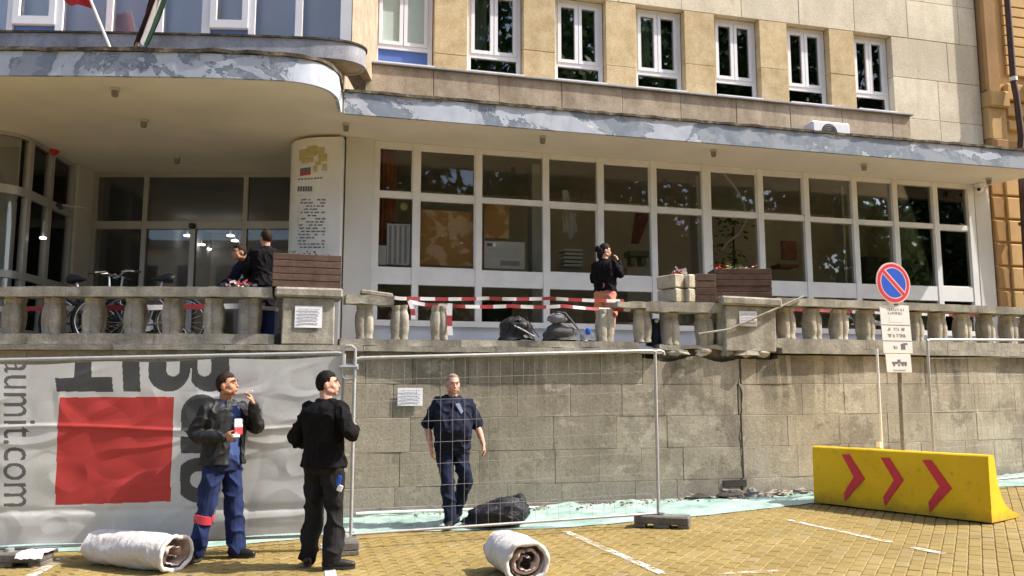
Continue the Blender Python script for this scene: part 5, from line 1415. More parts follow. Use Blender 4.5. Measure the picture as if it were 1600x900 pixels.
ps = [inside(x, y, .4) for x, y in ((1126, 265), (1150, 295), (1163, 320), (1166, 345), (1155, 365), (1138, 378), (1127, 392))]
tag(MB(FM).tube([(u, .4, z) for u, z in ps], .022, 8).build('white_hose', M['paper'], None, True), 'curved white hose hanging behind the seventh glazing bay', 'hose')
ch = thing('office_chair', FP + FD * inside(1232, 410, .9)[0] - FN * .9 + Vector((0, 0, 2.16)), 'red chair inside behind the eighth glazing bay', 'chair')
ibox(1222, 1246, 376, 406, .9, .06, M['inkpink'], 'backrest', None, None, ch); ibox(1219, 1248, 412, 418, .6, .35, M['inkpink'], 'seat', None, None, ch)
ua, za = inside(1234, 440, .8); fbox(ua - .03, ua + .03, -.85, -.8, 2.16, za).build('leg', M['black'], ch)
rr = random.Random(9)
pt = thing('pot_plant', FP + FD * inside(1140, 420, .9)[0] - FN * .9 + Vector((0, 0, 2.16)), 'leafy dark green pot plant behind the seventh glazing bay', 'plant')
ua, _ = inside(1145, 400, .9); mb = MB(FM)
for k in range(220):
    z = rr.uniform(2.9, 5.0); q = Vector((ua + rr.gauss(0, .22), .9 + rr.gauss(0, .15), z)); a = rr.uniform(0, 6.28); e = Vector((cos(a), sin(a) * .6, rr.uniform(-.7, .5))) * .14; f = Vector((-sin(a), cos(a), .3)) * .04
    mb.add([q, q + e * .5 + f, q + e, q + e * .5 - f], [(0, 1, 2, 3)])
mb.build('foliage', M['leaf'], pt); MB(FM).lathe([(.15, 2.16), (.2, 2.55)], (ua, .9, 0), 14).build('pot', M['ochre2'], pt); MB(FM).tube([(ua, .9, 2.5), (ua + .03, .9, 4.7)], .02, 6).build('stem', M['rust'], pt)
for k, (a, b, c, e) in enumerate(((1352, 1392, 400, 450), (1408, 1452, 405, 455), (980, 1016, 418, 500), (760, 800, 470, 505))):
    ibox(a, b, c, e, 1.2, .5, M['dark'] if k != 2 else M['room'], 'cabinet', ('dark cabinet inside behind the tenth glazing bay', 'dark desk inside behind the eleventh glazing bay', 'low grey cupboard inside behind the fifth glazing bay', 'dark box inside low behind the third glazing bay')[k], 'cabinet')
# lit lamps in the lobby
em = bpy.data.materials.new('lit_lamp'); em.use_nodes = True; em.node_tree.nodes['Principled BSDF'].inputs['Emission Color'].default_value = (1, .97, .9, 1); em.node_tree.nodes['Principled BSDF'].inputs['Emission Strength'].default_value = 3
for k, (px, py) in enumerate(((293, 369), (360, 369), (367, 377), (374, 384), (315, 383), (325, 390), (336, 395), (67, 373))):
    q = atZ(px, py, 5.15) if k < 7 else atY(67, 373, 13.05)
    lab = ('bright lamp in the lobby left of the door sensor post', 'bright lamp in the lobby, uppermost of the right slanting row', 'bright lamp in the lobby, middle of the right slanting row', 'bright lamp in the lobby, lowest of the right slanting row', 'bright lamp in the lobby, uppermost of the left slanting row', 'bright lamp in the lobby, middle of the left slanting row', 'bright lamp in the lobby, lowest of the left slanting row', 'single bright lamp behind the left entrance glazing')[k]
    lm = thing('lobby_lamp', q, lab, 'lamp', 'lit lamps inside the entrance'); MB(W(lm)).lathe([(.085 if k < 7 else .05, 0), (.085 if k < 7 else .05, .025)], seg=16).build('lit_disc', em, lm); MB(W(lm)).tube([(0, 0, .035), (0, 0, .3)], .02, 6).build('stem', M['steel_frame'], lm)
# ================================================================ PEOPLE
def remesh(mb, voxel, smooth=4):
    me = bpy.data.meshes.new('tmp'); me.from_pydata([tuple(v) for v in mb.v], [], mb.f); me.update(); fixn(me)
    o = bpy.data.objects.new('tmp', me); COL.objects.link(o)
    m = o.modifiers.new('r', 'REMESH'); m.mode = 'VOXEL'; m.voxel_size = voxel
    s_ = o.modifiers.new('s', 'SMOOTH'); s_.iterations = smooth; s_.factor = .5
    dg = bpy.context.evaluated_depsgraph_get(); me2 = bpy.data.meshes.new_from_object(o.evaluated_get(dg))
    out = MB(); out.v = [v.co.copy() for v in me2.vertices]; out.f = [tuple(p.vertices) for p in me2.polygons]; out.nrm = [v.normal.copy() for v in me2.vertices]
    bpy.data.objects.remove(o); bpy.data.meshes.remove(me); bpy.data.meshes.remove(me2); return out
def spl(P, R_, n=5):
    """smooth a polyline with radii"""
    P = [Vector(p) for p in P]; op, orr = [], []
    for i in range(len(P) - 1):
        a = P[max(0, i - 1)]; b = P[i]; c = P[i + 1]; d = P[min(len(P) - 1, i + 2)]
        for k in range(n):
            t = k / n; op.append(.5 * ((2 * b) + (c - a) * t + (2 * a - 5 * b + 4 * c - d) * t * t + (3 * b - a - 3 * c + d) * t ** 3)); orr.append(R_[i] + (R_[i + 1] - R_[i]) * (t * t * (3 - 2 * t)))
    return op + [P[-1]], orr + [R_[-1]]
def limb(mb, P, R_, seg=12):
    p, r = spl(P, R_); mb.tube(p, r, seg); mb.ball(p[0], r[0], r[0], r[0], 10, 8); mb.ball(p[-1], r[-1], r[-1], r[-1], 10, 8)
def loft(mb, rings, seg=24):
    """rings: (centre, rx, ry, axis dir, fwd dir)"""
    vs, fs = [], []
    for c, rx, ry, ax, fw in rings:
        for k in range(seg):
            t = 2 * pi * k / seg; ct, st = cos(t), sin(t); e = .82
            vs.append(Vector(c) + Vector(ax) * rx * (abs(ct) ** e * (1 if ct > 0 else -1)) + Vector(fw) * ry * (abs(st) ** e * (1 if st > 0 else -1)))
    n = len(rings)
    for i in range(n - 1):
        for k in range(seg): fs.append((i * seg + k, i * seg + (k + 1) % seg, (i + 1) * seg + (k + 1) % seg, (i + 1) * seg + k))
    fs += [tuple(reversed(range(seg))), tuple(range((n - 1) * seg, n * seg))]
    mb.add(vs, fs)
def skinmat(name, c):
    t = NT(name).set(.55, 0, .35); t.color(t.ramp(t.noise(22, 4), [(.3, tuple(x * .85 for x in c)), (.7, tuple(min(1, x * 1.1) for x in c))]))
    t.b.inputs['Subsurface Weight'].default_value = .08; t.b.inputs['Subsurface Radius'].default_value = (.012, .005, .003); return t.m
def clothmat(name, c, rough=.85, var=.2, spec=.2):
    t = NT(name).set(rough, 0, spec); t.color(t.mix(.5, t.ramp(t.noise(7, 5), [(.3, tuple(x * (1 - var) for x in c)), (.7, tuple(min(1, x * (1 + var)) for x in c))]), t.ramp(t.noise(300, 2), [(.3, .75), (.7, 1.15)]), 'MULTIPLY')); t.bump(t.noise(35, 5, .6), .25, .006); return t.m
M['skin'] = skinmat('skin', (.50, .27, .18)); M['skin_red'] = skinmat('reddish_skin', (.56, .30, .22)); M['skin_tan'] = skinmat('tanned_skin', (.42, .21, .13))  # skin_red is a redder tone of skin
M['hairblack'] = clothmat('black_hair', (.010, .008, .007), .7, .5, .15); M['hairbrown'] = clothmat('brown_hair', (.028, .016, .010), .7, .5, .15); M['hairgrey'] = clothmat('grey_hair', (.24, .17, .13), .7, .4, .15)
M['lip'] = simple('lip', (.30, .11, .09), .5); M['eye'] = simple('eye', (.03, .02, .018), .3)
M['jacket'] = clothmat('black_leather_jacket', (.010, .010, .011), .6, .4, .35); M['blackshirt'] = clothmat('black_cotton', (.0085, .0075, .0085), .9, .3, .12); M['navyshirt'] = clothmat('navy_shirt', (.010, .013, .030), .85, .3, .2)
M['navytrousers'] = clothmat('navy_work_trousers', (.016, .026, .085), .85, .25, .2); M['navytrousers2'] = clothmat('dark_navy_trousers', (.010, .014, .036), .85, .3, .2); M['charcoal'] = clothmat('charcoal_trousers', (.016, .015, .016), .85, .3, .15)
M['blueshirt'] = clothmat('blue_work_shirt', (.045, .075, .20), .8, .2); M['shoe'] = clothmat('dark_shoe_leather', (.014, .012, .011), .45, .3, .4); M['sole'] = simple('dark_sole', (.03, .028, .026), .8)
M['pinkshorts'] = boardmat('pink_orange_print', (.50, .16, .16), (.60, .24, .10)); M['steelblue'] = clothmat('pale_blue_patch', (.22, .27, .36), .8, .1)
M['greysleeve'] = clothmat('grey_sleeve', (.25, .25, .24), .8)
def person(loc, rz, H, label, J, look, top, trousers=None, hair=None, skin='skin', shoes=True, group=None, voxel=.0065, belly=0.0, name='person'):
    k = H / 1.75
    r = thing('person', loc, label, 'person', group, rz); MW = W(r) @ Matrix.Scale(k, 4)
    X = Vector((1, 0, 0)); 
    sp = [Vector(p) for p in J.get('spine', [(0, 0, .93), (0, 0, 1.08), (0, 0, 1.30), (0, .01, 1.47)])]
    shx = Vector(J.get('shax', (1, 0, 0))).normalized()
    def frame(t):
        i = min(2, int(t * 3)); f = t * 3 - i; p = sp[i].lerp(sp[i + 1], f); d = (sp[i + 1] - sp[i]).normalized()
        ax = X.lerp(shx, t).normalized(); fw = d.cross(ax).normalized() * 1; return p, ax, fw
    def torso(mb, off, t0=-.25, top_=True, hem=0):
        rings = []
        table = [(-.25, .150, .105, 0), (-.1, .168, .118, 0), (0.05, .170, .118, .1), (.2, .160, .112, .6), (.35, .158, .112, 1), (.5, .165, .118, .8), (.65, .178, .125, .3), (.78, .185, .122, 0), (.88, .180, .108, 0), (.95, .130, .085, 0), (1.0, .075, .068, 0), (1.06, .056, .056, 0)]
        for t, rx, ry, bl in table:
            if t < t0 - .01: continue
            tt = max(0, min(.999, t)); p, ax, fw = frame(tt)
            if t < 0: p = p + (sp[0] - sp[1]).normalized() * (-t) * (sp[3] - sp[0]).length * .9
            if t > 1: p = p + (sp[3] - sp[2]).normalized() * (t - 1) * .5
            b = belly * bl; c_ = p - fw * (-b * .5)
            if not top_ and t > 1.0: continue
            hx = hem if t < .05 else 0
            rings.append((p + fw * 0 + (-fw if fw.y > 0 else fw) * b * .5, rx + off + b * .3 + hx, ry + off + b * .5 + hx, ax, fw))
        loft(mb, rings)
    p3, ax3, fw3 = frame(.87)
    shz = J.get('shz', 0)
    SH = {s_: p3 + ax3 * (s_ * .175) + (sp[3] - sp[2]).normalized() * .0 + Vector((0, 0, shz)) for s_ in (1, -1)}
    HP = {s_: sp[0] + X * (s_ * .088) - Vector((0, 0, .03)) for s_ in (1, -1)}
    # head frame
    hy, hp, hr = look
    nb = sp[3]; nd = (sp[3] - sp[2]).normalized()
    hc = nb + nd * .06 + Vector(J.get('headoff', (0, -.02, .115)))
    HM = Matrix.Translation(hc) @ Matrix.Rotation(radians(hy), 4, 'Z') @ Matrix.Rotation(radians(hp), 4, 'X') @ Matrix.Rotation(radians(hr), 4, 'Y')
    def hb(mb, c, rx, ry, rz_): 
        t = MB().ball((0, 0, 0), rx, ry, rz_, 18, 12); mb.add([HM @ (v + Vector(c)) for v in t.v], t.f)
    def ht(mb, P, R_): 
        t = MB(); limb(t, P, R_, 10); mb.add([HM @ v for v in t.v], t.f)
    body = MB()
    torso(body, -.022, -.1)
    for s_ in (1, -1): limb(body, [nb - nd * .02 + ax3 * (s_ * .03), SH[s_] + Vector((0, 0, -.01))], [.05, .05])
    hb(body, (0, .012, .008), .076, .094, .102); hb(body, (0, -.028, -.05), .061, .066, .06); hb(body, (0, -.066, -.092), .024, .022, .02)
    for s_ in (1, -1):
        hb(body, (s_ * .036, -.050, -.030), .030, .030, .036); hb(body, (s_ * .077, .012, -.018), .011, .021, .034); hb(body, (s_ * .05, -.02, -.07), .024, .04, .028)
    ht(body, [(0, -.082, .020), (0, -.091, -.004), (0, -.101, -.026)], [.007, .009, .012]); hb(body, (0, -.092, -.031), .017, .013, .008)
    ht(body, [(-.046, -.068, .028), (-.018, -.083, .029), (.018, -.083, .029), (.046, -.068, .028)], [.007, .008, .008, .007])
    hb(body, (0, -.086, -.058), .024, .013, .007); hb(body, (0, -.084, -.069), .021, .013, .008)
    limb(body, [nb - nd * .06, nb + nd * .03, HM @ Vector((0, .02, -.06))], [.066, .058, .056])
    toes = {}
    for s_ in (1, -1):
        A_ = J['arms'][s_]; e, w_ = Vector(A_[0]), Vector(A_[1])
        limb(body, [SH[s_], SH[s_].lerp(e, .5), e, e.lerp(w_, .4), w_], [.056, .050, .041, .042, .027])
        # hand
        hd = Vector(A_[2]).normalized(); pn = Vector(A_[3]); pn = (pn - hd * pn.dot(hd)).normalized(); sd_ = hd.cross(pn).normalized() * A_[5]; curl = A_[4]
        # sd_ points to the thumb side
        pm = [w_, w_ + hd * .035, w_ + hd * .075]
        body.tube(pm + [w_ + hd * .092], [.018, .017, .016, .010], 12, ell=[1.45, 2.2, 2.5, 2.6], up=pn)
        for q, (so_, ln_) in enumerate(((.030, .066), (.010, .075), (-.010, .070), (-.029, .055))):
            b_ = w_ + hd * (.085 - .004 * abs(q - 1)) + sd_ * so_; a = 0; P = [b_ - hd * .02, b_]; d = hd
            for g_, fr in ((.45, .45), (.9, .32), (.7, .23)):
                a += curl * g_ * (1 + .12 * q); d = hd * cos(a) + pn * sin(a); P.append(P[-1] + d * ln_ * fr)
            body.tube(P, [.0095, .0092, .0088, .0080, .0068], 8)
        tb = w_ + hd * .025 + sd_ * .026
        d1 = (hd * .7 + sd_ * .62 + pn * .25).normalized(); d2 = (hd * .9 + sd_ * .1 + pn * .5 * (.3 + curl)).normalized()
        body.tube([tb - hd * .01, tb + d1 * .034, tb + d1 * .034 + d2 * .030, tb + d1 * .034 + d2 * .05], [.013, .0115, .0100, .0075], 8)
        L_ = J['legs'][s_]; kn, an = Vector(L_[0]), Vector(L_[1])
        limb(body, [HP[s_], HP[s_].lerp(kn, .5), kn, kn.lerp(an, .35), an], [.082, .074, .054, .052, .034])
        td = Vector(L_[2]).normalized(); toes[s_] = (an, td)
        limb(body, [an + Vector((0, 0, -.03)) - td * .03, an + Vector((0, 0, -.045)) + td * .06, an + Vector((0, 0, -.06)) + td * .14], [.030, .028, .020])
    def fin(mb, nm, mat, vx, sm, wr=0, cut=None, parent=None, seed=0, sc=9):
        m2 = remesh(mb, vx, sm)
        if wr:
            for i, v in enumerate(m2.v):
                q = Vector((v.x * sc, v.y * sc, v.z * sc * .8)) + Vector((seed, 0, 0))
                rid = 1 - 2 * abs(noise.noise(q)); n2 = noise.noise(q * 2.3)
                m2.v[i] = v + m2.nrm[i] * wr * (1.0 * max(0, rid) ** 3 * 1.25 - .3 + .35 * n2 + .6 * noise.noise(q * .55))
        if cut:
            bad = [cut(v) for v in m2.v]; keep = [f for f in m2.f if not any(bad[i] for i in f)]
            used = sorted({i for f in keep for i in f}); mp = {i: n for n, i in enumerate(used)}; m2.v = [m2.v[i] for i in used]; m2.f = [tuple(mp[i] for i in f) for f in keep]
        m2.v = [MW @ v for v in m2.v]; return m2.build(nm, mat, parent or r, True, 180)
    bo = fin(body, 'body', M[skin], voxel, 3)
    # eyes, brows
    def hfeat(nm, mat, c, rx, ry, rz_):
        t = MB().ball((0, 0, 0), rx, ry, rz_, 10, 8); t.v = [MW @ (HM @ (v + Vector(c))) for v in t.v]; return t.build(nm, mat, r, True)
    for s_ in (1, -1):
        hfeat('eye', M['eye'], (s_ * .032, -.0745, .006), .010, .006, .0042)
        if hair: 
            t = MB().tube([Vector((s_ * .016, -.091, .030)), Vector((s_ * .034, -.087, .036)), Vector((s_ * .052, -.072, .030))], [.004, .0055, .003], 6); t.v = [MW @ (HM @ v) for v in t.v]; t.build('eyebrow', M[hair[0]], r, True)
    hfeat('mouth', M['lip'], (0, -.0955, -.0635), .021, .004, .0045)
    if hair:
        kind = hair[1]; mh = M[hair[0]]
        def hf(d):
            # d is the direction from the head centre; face side is -y
            line = {'short': .50, 'bald': .80, 'long': .42, 'thin': .72}[kind]; low = -.95 if kind == 'long' else -.78
            front = -d.y; q_ = max(0, min(1, (front + .36) / .74)); q_ = q_ * q_ * (3 - 2 * q_)
            z_ = d.z - (low + (line - low) * q_) + .12 * noise.noise(d * 9) + .5 * exp(-((front - .30) / .09) ** 2) * (1 if d.z > -.32 and kind != 'bald' else 0)
            if kind == 'bald' and d.z > .55 and front > -.6: z_ = -.3
            t = max(0, min(1, z_ / .20 + .35)); n_ = noise.noise(Vector((d.x * 22, d.y * 9, d.z * 22))) * .028 + noise.noise(d * 8) * .025
            return .88 + ((1.03 + .045 * max(0, d.z)) if kind in ('short', 'long') else 1.012) * t - .88 * t + n_ * t
        t = MB().ball((0, 0, 0), .079, .098, .106, 72, 48, hf)
        t.v = [MW @ (HM @ (v + Vector((0, .012, .012)))) for v in t.v]; t.build('hair', mh, r, True, 180)
        if kind == 'long':
            t = MB().ball((0, 0, 0), .06, .055, .055, 20, 14, lambda d: 1 + .3 * noise.noise(d * 5)); t.v = [MW @ (HM @ (v + Vector((0, .125, .0)))) for v in t.v]; t.build('hair_bun', mh, r, True, 180)
            t = MB().ball((0, 0, 0), .075, .055, .11, 20, 14, lambda d: 1 + .15 * noise.noise(d * 6)); t.v = [MW @ (HM @ (v + Vector((0, .075, -.05)))) for v in t.v]; t.build('back_hair', mh, r, True, 180)
    # upper garment
    tm = top; g = MB(); torso(g, tm.get('off', .02), tm.get('t0', -.12), True, tm.get('hem', .0))
    for s_ in (1, -1): limb(g, [nb - nd * .025 + ax3 * (s_ * .035), SH[s_] + Vector((0, 0, -.008))], [.052 + tm.get('sl', .022) * .6, .054 + tm.get('sl', .022) * .7])
    for s_ in (1, -1):
        e, w_ = Vector(J['arms'][s_][0]), Vector(J['arms'][s_][1]); o_ = tm.get('sl', .022)
        if tm.get('sleeve', 'long') == 'long':
            limb(g, [SH[s_] + Vector((0, 0, .002)), SH[s_].lerp(e, .5), e, e.lerp(w_, .45), e.lerp(w_, .93)], [.052 + o_, .050 + o_, .046 + o_, .040 + o_, .028 + o_ * .9])
        else:
            limb(g, [SH[s_] + Vector((0, 0, .002)), SH[s_].lerp(e, .5), SH[s_].lerp(e, .92)], [.052 + o_, .052 + o_, .054 + o_])
    g.tube([nb - nd * .02 + Vector((.068 * cos(a), .07 * sin(a) - .01, -.004 + .012 * sin(a))) for a in [q * pi / 9 for q in range(18)]], tm.get('collar', .016), 8, True)
    go = fin(g, tm['name'], M[tm['mat']], .0085, tm.get('sm', 3), tm.get('wr', .012), tm.get('cut'), seed=H * 7)
    if 'under' in tm:
        u_ = MB(); torso(u_, tm['off'] - .021, -.1, True); fin(u_, tm['under'][0], M[tm['under'][1]], .010, 3, .008)
    # trousers
    if trousers:
        g = MB(); rings = []
        for dz, rx, ry in ((.16, .158, .116), (.10, .162, .120), (.05, .168, .125), (0, .175, .132), (-.06, .178, .134), (-.11, .165, .125)): rings.append((sp[0] + Vector((0, 0, dz)) + (sp[1] - sp[0]) * 0, rx, ry, X, Vector((0, 1, 0))))
        loft(g, rings); short = trousers.get('short'); lo = trousers.get('loose', .0)
        for s_ in (1, -1):
            kn, an = Vector(J['legs'][s_][0]), Vector(J['legs'][s_][1]); hp_ = HP[s_] - Vector((0, 0, .02))
            if short: limb(g, [hp_, hp_.lerp(kn, .5), hp_.lerp(kn, .72)], [.098, .094, .092])
            else: limb(g, [hp_, hp_.lerp(kn, .5), kn, kn.lerp(an, .5), an + Vector((0, 0, .0))], [.098 + lo * .3, .090 + lo * .6, .072 + lo, .070 + lo, .066 + lo])
        to = fin(g, trousers['name'], M[trousers['mat']], .0085, 3, trousers.get('wr', .014), seed=H * 3, sc=7)
        if 'band' in trousers:
            s_, f0, f1 = trousers['band']; kn, an = Vector(J['legs'][s_][0]), Vector(J['legs'][s_][1])
            MB().tube([MW @ kn.lerp(an, f0), MW @ kn.lerp(an, f1)], [(.078 + lo) * k, (.078 + lo) * k], 20).build('red_band', M['bandred'], to, True)
    if shoes:
        for s_ in (1, -1):
            an, td = toes[s_]; td = Vector((td.x, td.y, 0)).normalized(); g = MB(); zg = an.z - .085
            b_ = Vector((an.x, an.y, zg))
            limb(g, [b_ - td * .055 + Vector((0, 0, .048)), b_ + td * .02 + Vector((0, 0, .052)), b_ + td * .10 + Vector((0, 0, .042)), b_ + td * .175 + Vector((0, 0, .034))], [.040, .042, .041, .031]); limb(g, [b_ + Vector((0, 0, .05)) - td * .015, an + Vector((0, 0, .02)) - td * .012], [.042, .040])
            for i, v in enumerate(g.v):
                if v.z < zg + .012: v.z = zg + .012
            so_ = fin(g, 'shoe', M['shoe'], .008, 3)
            t = MB(); n_ = 20; pr = []
            for q in range(n_):
                a = 2 * pi * q / n_; c_, s2 = cos(a), sin(a); pr.append(b_ + td * (.058 + .145 * c_) + Vector((-td.y, td.x, 0)) * (.043 * s2 * (1 + .12 * c_)))
            t.add([MW @ (p + Vector((0, 0, z))) for z in (.0, .022) for p in pr], [tuple(reversed(range(n_))), tuple(range(n_, 2 * n_))] + [(q, (q + 1) % n_, n_ + (q + 1) % n_, n_ + q) for q in range(n_)])
            t.build('sole', M['sole'], so_)
    return r, MW, HM
M['bandred'] = simple('red_reflective_band', (.55, .05, .07), .5)
def loc_at(x, y, z=None): return Vector((x, y, gz(x) + .004 if z is None else z))
# --- smoking man in jacket
rz = radians(50)
def w2l(v, a): return Vector((v[0] * cos(a) + v[1] * sin(a), -v[0] * sin(a) + v[1] * cos(a), 0))
J1 = dict(spine=[(0, 0, .93), (0, 0, 1.08), (0, .01, 1.30), (0, .0, 1.46)],
          arms={-1: ((-.275, .04, 1.165), (-.12, -.21, 1.14), (.45, -.85, .05), (.5, .35, .3), .9, 1), 1: ((.265, -.14, 1.22), (.155, -.235, 1.455), (-.35, .12, .92), (-.75, .5, -.3), .8, 1)},
          legs={-1: ((-.15, -.01, .50), (-.20, .06, .09), w2l((-.45, -.9), rz)), 1: ((.11, -.05, .50), (.145, -.06, .09), w2l((.95, -.25), rz))})
def cut1(v): return v.y < -.05 and abs(v.x - .045) < .045 + .04 * max(0, (1.5 - v.z)) and .88 < v.z < 1.43
P1, MW1, HM1 = person(loc_at(-2.93, 8.26), rz, 1.85, 'man in black leather jacket and navy work trousers raising a hand to his mouth', J1, (34, -6, 0),
    dict(name='jacket', mat='jacket', off=.034, t0=-.14, hem=.010, wr=.012, sl=.020, collar=.022, cut=cut1, under=('work_shirt', 'blueshirt')), dict(name='trousers', mat='navytrousers', wr=.017, loose=.012, band=(-1, .18, .36)), ('hairbrown', 'short'), 'skin_tan')
b_ = MB().box(-.045, .045, -.006, .006, -.04, .04, .004); mt_ = MW1 @ Matrix.Translation((.05, -.163, 1.27)); b_.v = [mt_ @ v for v in b_.v]; b_.build('white_chest_patch', M['white'], P1)
b_ = MB().box(-.045, .045, -.006, .006, -.035, .035, .004); mt_ = MW1 @ Matrix.Translation((.05, -.165, 1.195)); b_.v = [mt_ @ v for v in b_.v]; b_.build('red_chest_patch', M['bandred'], P1)
cg = MW1 @ Vector((.10, -.20, 1.565)); tag(MB().tube([cg, cg + Vector((.07, -.03, .01))], .005, 6).build('cigarette', M['paper']), 'white cigarette in the raised hand of the man in the jacket', 'cigarette')
pc = MW1 @ Vector((-.06, -.305, 1.16)); tag(MB().obox(pc, .075, .04, .03, Matrix.Rotation(.9, 3, 'Z'), .006).build('cigarette_packet', M['paper']), 'small pale packet held at the belly of the man in the jacket', 'packet')
# --- man in black seen from behind
rz = radians(152)
J2 = dict(spine=[(0, 0, .93), (0, 0, 1.08), (0, .015, 1.30), (0, .0, 1.455)],
          arms={1: ((.29, .07, 1.12), (.13, -.20, 1.08), (-.5, -.85, .1), (-.8, .5, .1), .9, -1), -1: ((-.335, .03, 1.19), (-.16, -.21, 1.20), (.4, -.85, .35), (.8, .4, .1), .9, -1)},
          legs={1: ((.12, -.03, .50), (.13, .03, .09), w2l((-.15, .9), rz)), -1: ((-.13, -.02, .50), (-.17, .05, .09), w2l((1, .12), rz))})
P2, MW2, HM2 = person(loc_at(-1.80, 7.80), rz, 1.835, 'man all in black seen from behind with his face turned right', J2, (-52, -2, 0),
    dict(name='shirt', mat='blackshirt', off=.030, t0=-.16, hem=.012, wr=.016, sl=.022, collar=.02), dict(name='trousers', mat='charcoal', wr=.018, loose=.014), ('hairblack', 'short'), 'skin_red')
kq = MW2 @ Vector((-.19, .03, .80)); kk = thing('key_tag', kq, 'small blue and white tag hanging at the hip of the man in black', 'tag')
MB().obox(kq + Vector((.02, -.03, -.03)), .035, .012, .09, Matrix.Rotation(.2, 3, 'Y'), .004).build('blue_strap', M['blue'], kk); MB().obox(kq + Vector((.03, -.03, -.10)), .05, .012, .06, Matrix.Rotation(.4, 3, 'Y'), .006).build('white_tag', M['paper'], kk)
# --- man in navy behind the fence
rz = radians(12)
J3 = dict(spine=[(0, 0, .93), (0, -.01, 1.08), (0, .0, 1.30), (0, .0, 1.46)],
          arms={-1: ((-.29, .05, 1.15), (-.26, -.09, .90), (.1, -.25, -1), (1, .1, 0), .55, 1), 1: ((.30, .06, 1.15), (.36, -.05, .93), (.15, -.25, -1), (-1, .1, 0), .55, -1)},
          legs={-1: ((-.07, -.12, .51), (-.03, -.13, .09), w2l((-.1, -1), rz)), 1: ((.15, -.05, .51), (.07, .22, .11), w2l((.25, -1), rz))})
P3, MW3, HM3 = person(loc_at(-.72, 9.80), rz, 1.80, 'grey haired man in navy shirt and trousers walking behind the mesh fence', J3, (8, 6, 0),
    dict(name='shirt', mat='navyshirt', off=.034, t0=-.16, hem=.008, wr=.016, sl=.026, sleeve='short', collar=.018), dict(name='trousers', mat='navytrousers2', wr=.016, loose=.008), ('hairgrey', 'thin'), 'skin_red', belly=.085)
b_ = MB().prism([(-.035, .06), (.015, .07), (.055, -.03), (.03, -.06)], -.004, .004); mt_ = MW3 @ Matrix.Translation((.045, -.173, 1.345)) @ Matrix.Rotation(radians(76), 4, 'X'); b_.v = [mt_ @ v for v in b_.v]; b_.build('pale_shirt_front', M['steelblue'], P3)
# --- people on the terrace
TZ = 2.139
rz = radians(140)
J4 = dict(spine=[(0, 0, .93), (0, -.01, 1.08), (0, .0, 1.30), (0, .0, 1.46)],
          arms={1: ((.22, .0, 1.17), (.10, -.2, 1.12), (-.5, -.8, .1), (-.8, .5, .1), .8, -1), -1: ((-.24, -.08, 1.22), (-.13, -.20, 1.47), (.3, .1, .9), (.8, .3, 0), .8, -1)},
          legs={1: ((.09, -.03, .50), (.10, .03, .09), (0, -1, 0)), -1: ((-.10, -.05, .50), (-.11, .03, .09), (0, -1, 0))})
x_ = atY(946, 500, 12.25).x
person((x_, 12.25, TZ), rz, 1.66, 'woman in black top and pink orange shorts on the terrace, dark hair in a bun', J4, (-40, 10, 0),
    dict(name='top', mat='blackshirt', off=.030, t0=-.05, hem=.01, wr=.012, sl=.02), dict(name='shorts', mat='pinkshorts', short=True, wr=.016), ('hairblack', 'long'), 'skin', voxel=.008)
rz = radians(205)
x_ = atY(412, 500, 11.3).x
J5 = dict(spine=[(0, 0, .93), (0, -.02, 1.08), (0, -.04, 1.30), (0, -.05, 1.46)],
          arms={1: ((.25, -.06, 1.16), (.22, -.28, 1.05), (0, -1, .1), (-.8, .5, .1), .5, -1), -1: ((-.24, -.05, 1.17), (-.15, -.25, 1.10), (.3, -.9, .1), (.8, .4, 0), .5, -1)},
          legs={1: ((.10, -.03, .50), (.10, .03, .09), (0, -1, 0)), -1: ((-.10, -.05, .50), (-.11, .03, .09), (0, -1, 0))})
person((x_, 11.3, TZ), rz, 1.70, 'standing man in dark clothes on the terrace left of the wooden planter', J5, (20, 0, 0),
    dict(name='sweater', mat='blackshirt', off=.026, t0=-.12, wr=.012), dict(name='trousers', mat='charcoal', wr=.015), ('hairbrown', 'short'), 'skin', voxel=.009)
rz = radians(-35)
x_ = atY(398, 500, 11.75).x
J6 = dict(spine=[(0, .10, .92), (0, .08, 1.06), (0, -.04, 1.20), (0, -.16, 1.27)], headoff=(0, -.10, .06),
          arms={1: ((.27, -.22, 1.02), (.18, -.42, .86), (-.1, -.8, -.4), (0, .3, -1), .5, -1), -1: ((-.25, -.22, 1.0), (-.22, -.46, .84), (.1, -.8, -.3), (0, .3, -1), .5, 1)},
          legs={1: ((.10, -.03, .50), (.10, .06, .09), (0, -1, 0)), -1: ((-.10, -.05, .50), (-.11, .06, .09), (0, -1, 0))})
person((x_, 11.75, TZ), rz, 1.80, 'man bending over the left rail towards the crumpled tape', J6, (-10, 8, 0),
    dict(name='sweater', mat='navyshirt', off=.024, t0=-.1, wr=.012), dict(name='trousers', mat='charcoal', wr=.015), ('hairbrown', 'short'), 'skin_tan', voxel=.009)
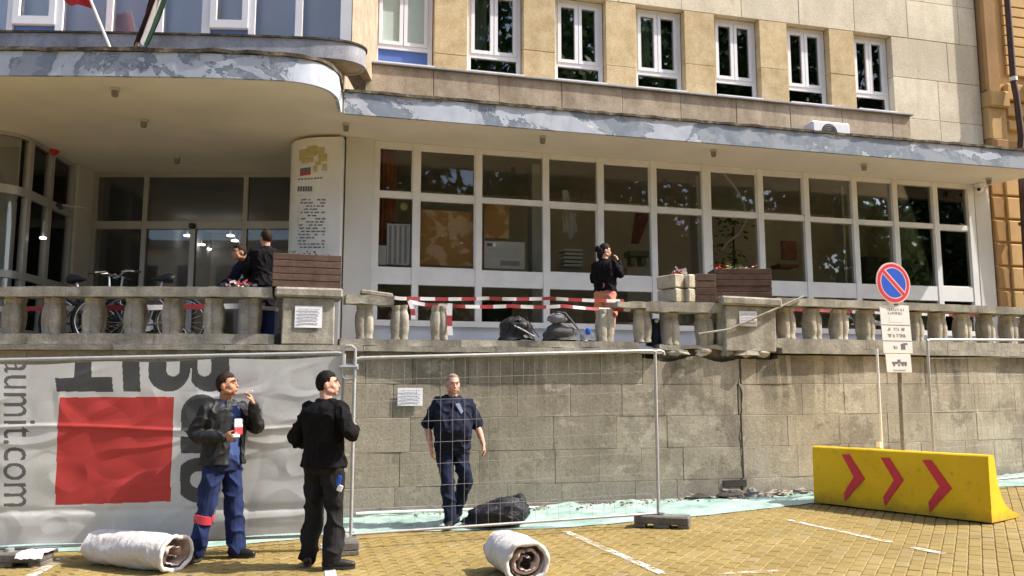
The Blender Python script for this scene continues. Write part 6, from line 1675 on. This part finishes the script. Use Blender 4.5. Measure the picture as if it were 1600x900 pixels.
# ================================================================ ACROSS THE SQUARE (seen only as reflections in the glass)
def tree(x, y, h, crown, seed, label):
    rr = random.Random(seed); r = thing('street_tree', (x, y, gz(max(-14, min(14, x)))), label, 'tree', 'street trees across the square'); z0 = r.location.z
    tr = MB(); tr.tube([(x, y, z0 - .1), (x + .1, y, z0 + h * .3), (x + .05, y + .1, z0 + h * .6), (x, y, z0 + h * .85)], [.28, .22, .14, .05], 9)
    cl = []
    for k in range(60):
        a = rr.uniform(0, 6.28); q = rr.uniform(.3, 1); zz = rr.uniform(.22, .98); rad = crown * (1 - abs(zz - .58) * 1.2) * q
        c = Vector((x + rad * cos(a), y + rad * sin(a), z0 + h * zz)); cl.append((c, rr.uniform(1.0, 2.0)))
        if k % 2 == 0: tr.tube([(x, y, z0 + h * (zz - .2)), c], [.07, .02], 5)
    tr.build('trunk', M['rust'], r)
    f = MB()
    for c, s_ in cl:
        for q in range(190):
            d = Vector((rr.gauss(0, 1), rr.gauss(0, 1), rr.gauss(0, .8))) * s_ * .55; p = c + d; e = Vector((rr.gauss(0, 1), rr.gauss(0, 1), rr.gauss(0, 1))).normalized() * .27; g = e.cross(Vector((rr.gauss(0, 1), rr.gauss(0, 1), rr.gauss(0, 1)))).normalized() * .18
            f.add([p - e, p + g, p + e, p - g], [(0, 1, 2, 3)])
    f.build('crown', M['leaf'], r); return r
def copy_tree(src, loc, rz, sc, lab):
    o = src.copy(); COL.objects.link(o); o.location = loc; o.rotation_euler = (0, 0, rz); o.scale = (sc, sc, sc); o['label'] = lab
    for ch in src.children: c = ch.copy(); COL.objects.link(c); c.parent = o
T1 = tree(3.5, -9, 23, 5.5, 50, 'leafy street tree across the square, leftmost from the building')
T2 = tree(10, -7.5, 25, 6, 51, 'tall leafy street tree across the square, second of the row')
for k, (x, y, sc, lab) in enumerate(((16.5, -9.5, 1.0, 'leafy street tree across the square, third of the row'), (23, -8, 1.05, 'leafy street tree across the square, fourth of the row'), (30, -9.5, 1.0, 'leafy street tree across the square, fifth of the row'), (37, -8, 1.1, 'tallest leafy street tree across the square, sixth of the row'), (45, -9, 1.05, 'leafy street tree at the far end of the row'))):
    copy_tree((T1, T2)[k % 2], (x, y, .3), 1.3 * k + .7, sc, lab)
copy_tree(T1, (-23, 3, -.3), 2.2, .8, 'unseen tree added left of the entrance for the glass reflections, nearer the square')  # added out of view so the left corner glass reflects less sky
copy_tree(T2, (-26, 11, -.3), 4.1, .8, 'unseen tree added left of the entrance for the glass reflections, nearer the building')  # second added tree, also there only to darken the corner glass reflection
ob = thing('opposite_building', (5, -34, -.2), 'cream apartment block with dark windows across the square', 'building')
MB().box(-32, 46, -46, -34, -.8, 12.5).build('wall', M['travertine'], ob); MB().box(-32.6, 46.6, -46.6, -33.5, 12.503, 13.1).build('roof', M['concrete'], ob)
wsrc = None
for fl_i in range(3):
    for k in range(25):
        xx = -30 + 3.1 * k; zz = 1.6 + 3.7 * fl_i
        if wsrc is None: wsrc = MB().box(xx, xx + 1.5, -34.02, -33.96, zz, zz + 2.1).build('window', M['dark'], ob); x0_, z0_ = xx, zz
        else: inst(wsrc, 'window', W(ob) @ Matrix.Translation((xx - x0_, 0, zz - z0_)), ob)
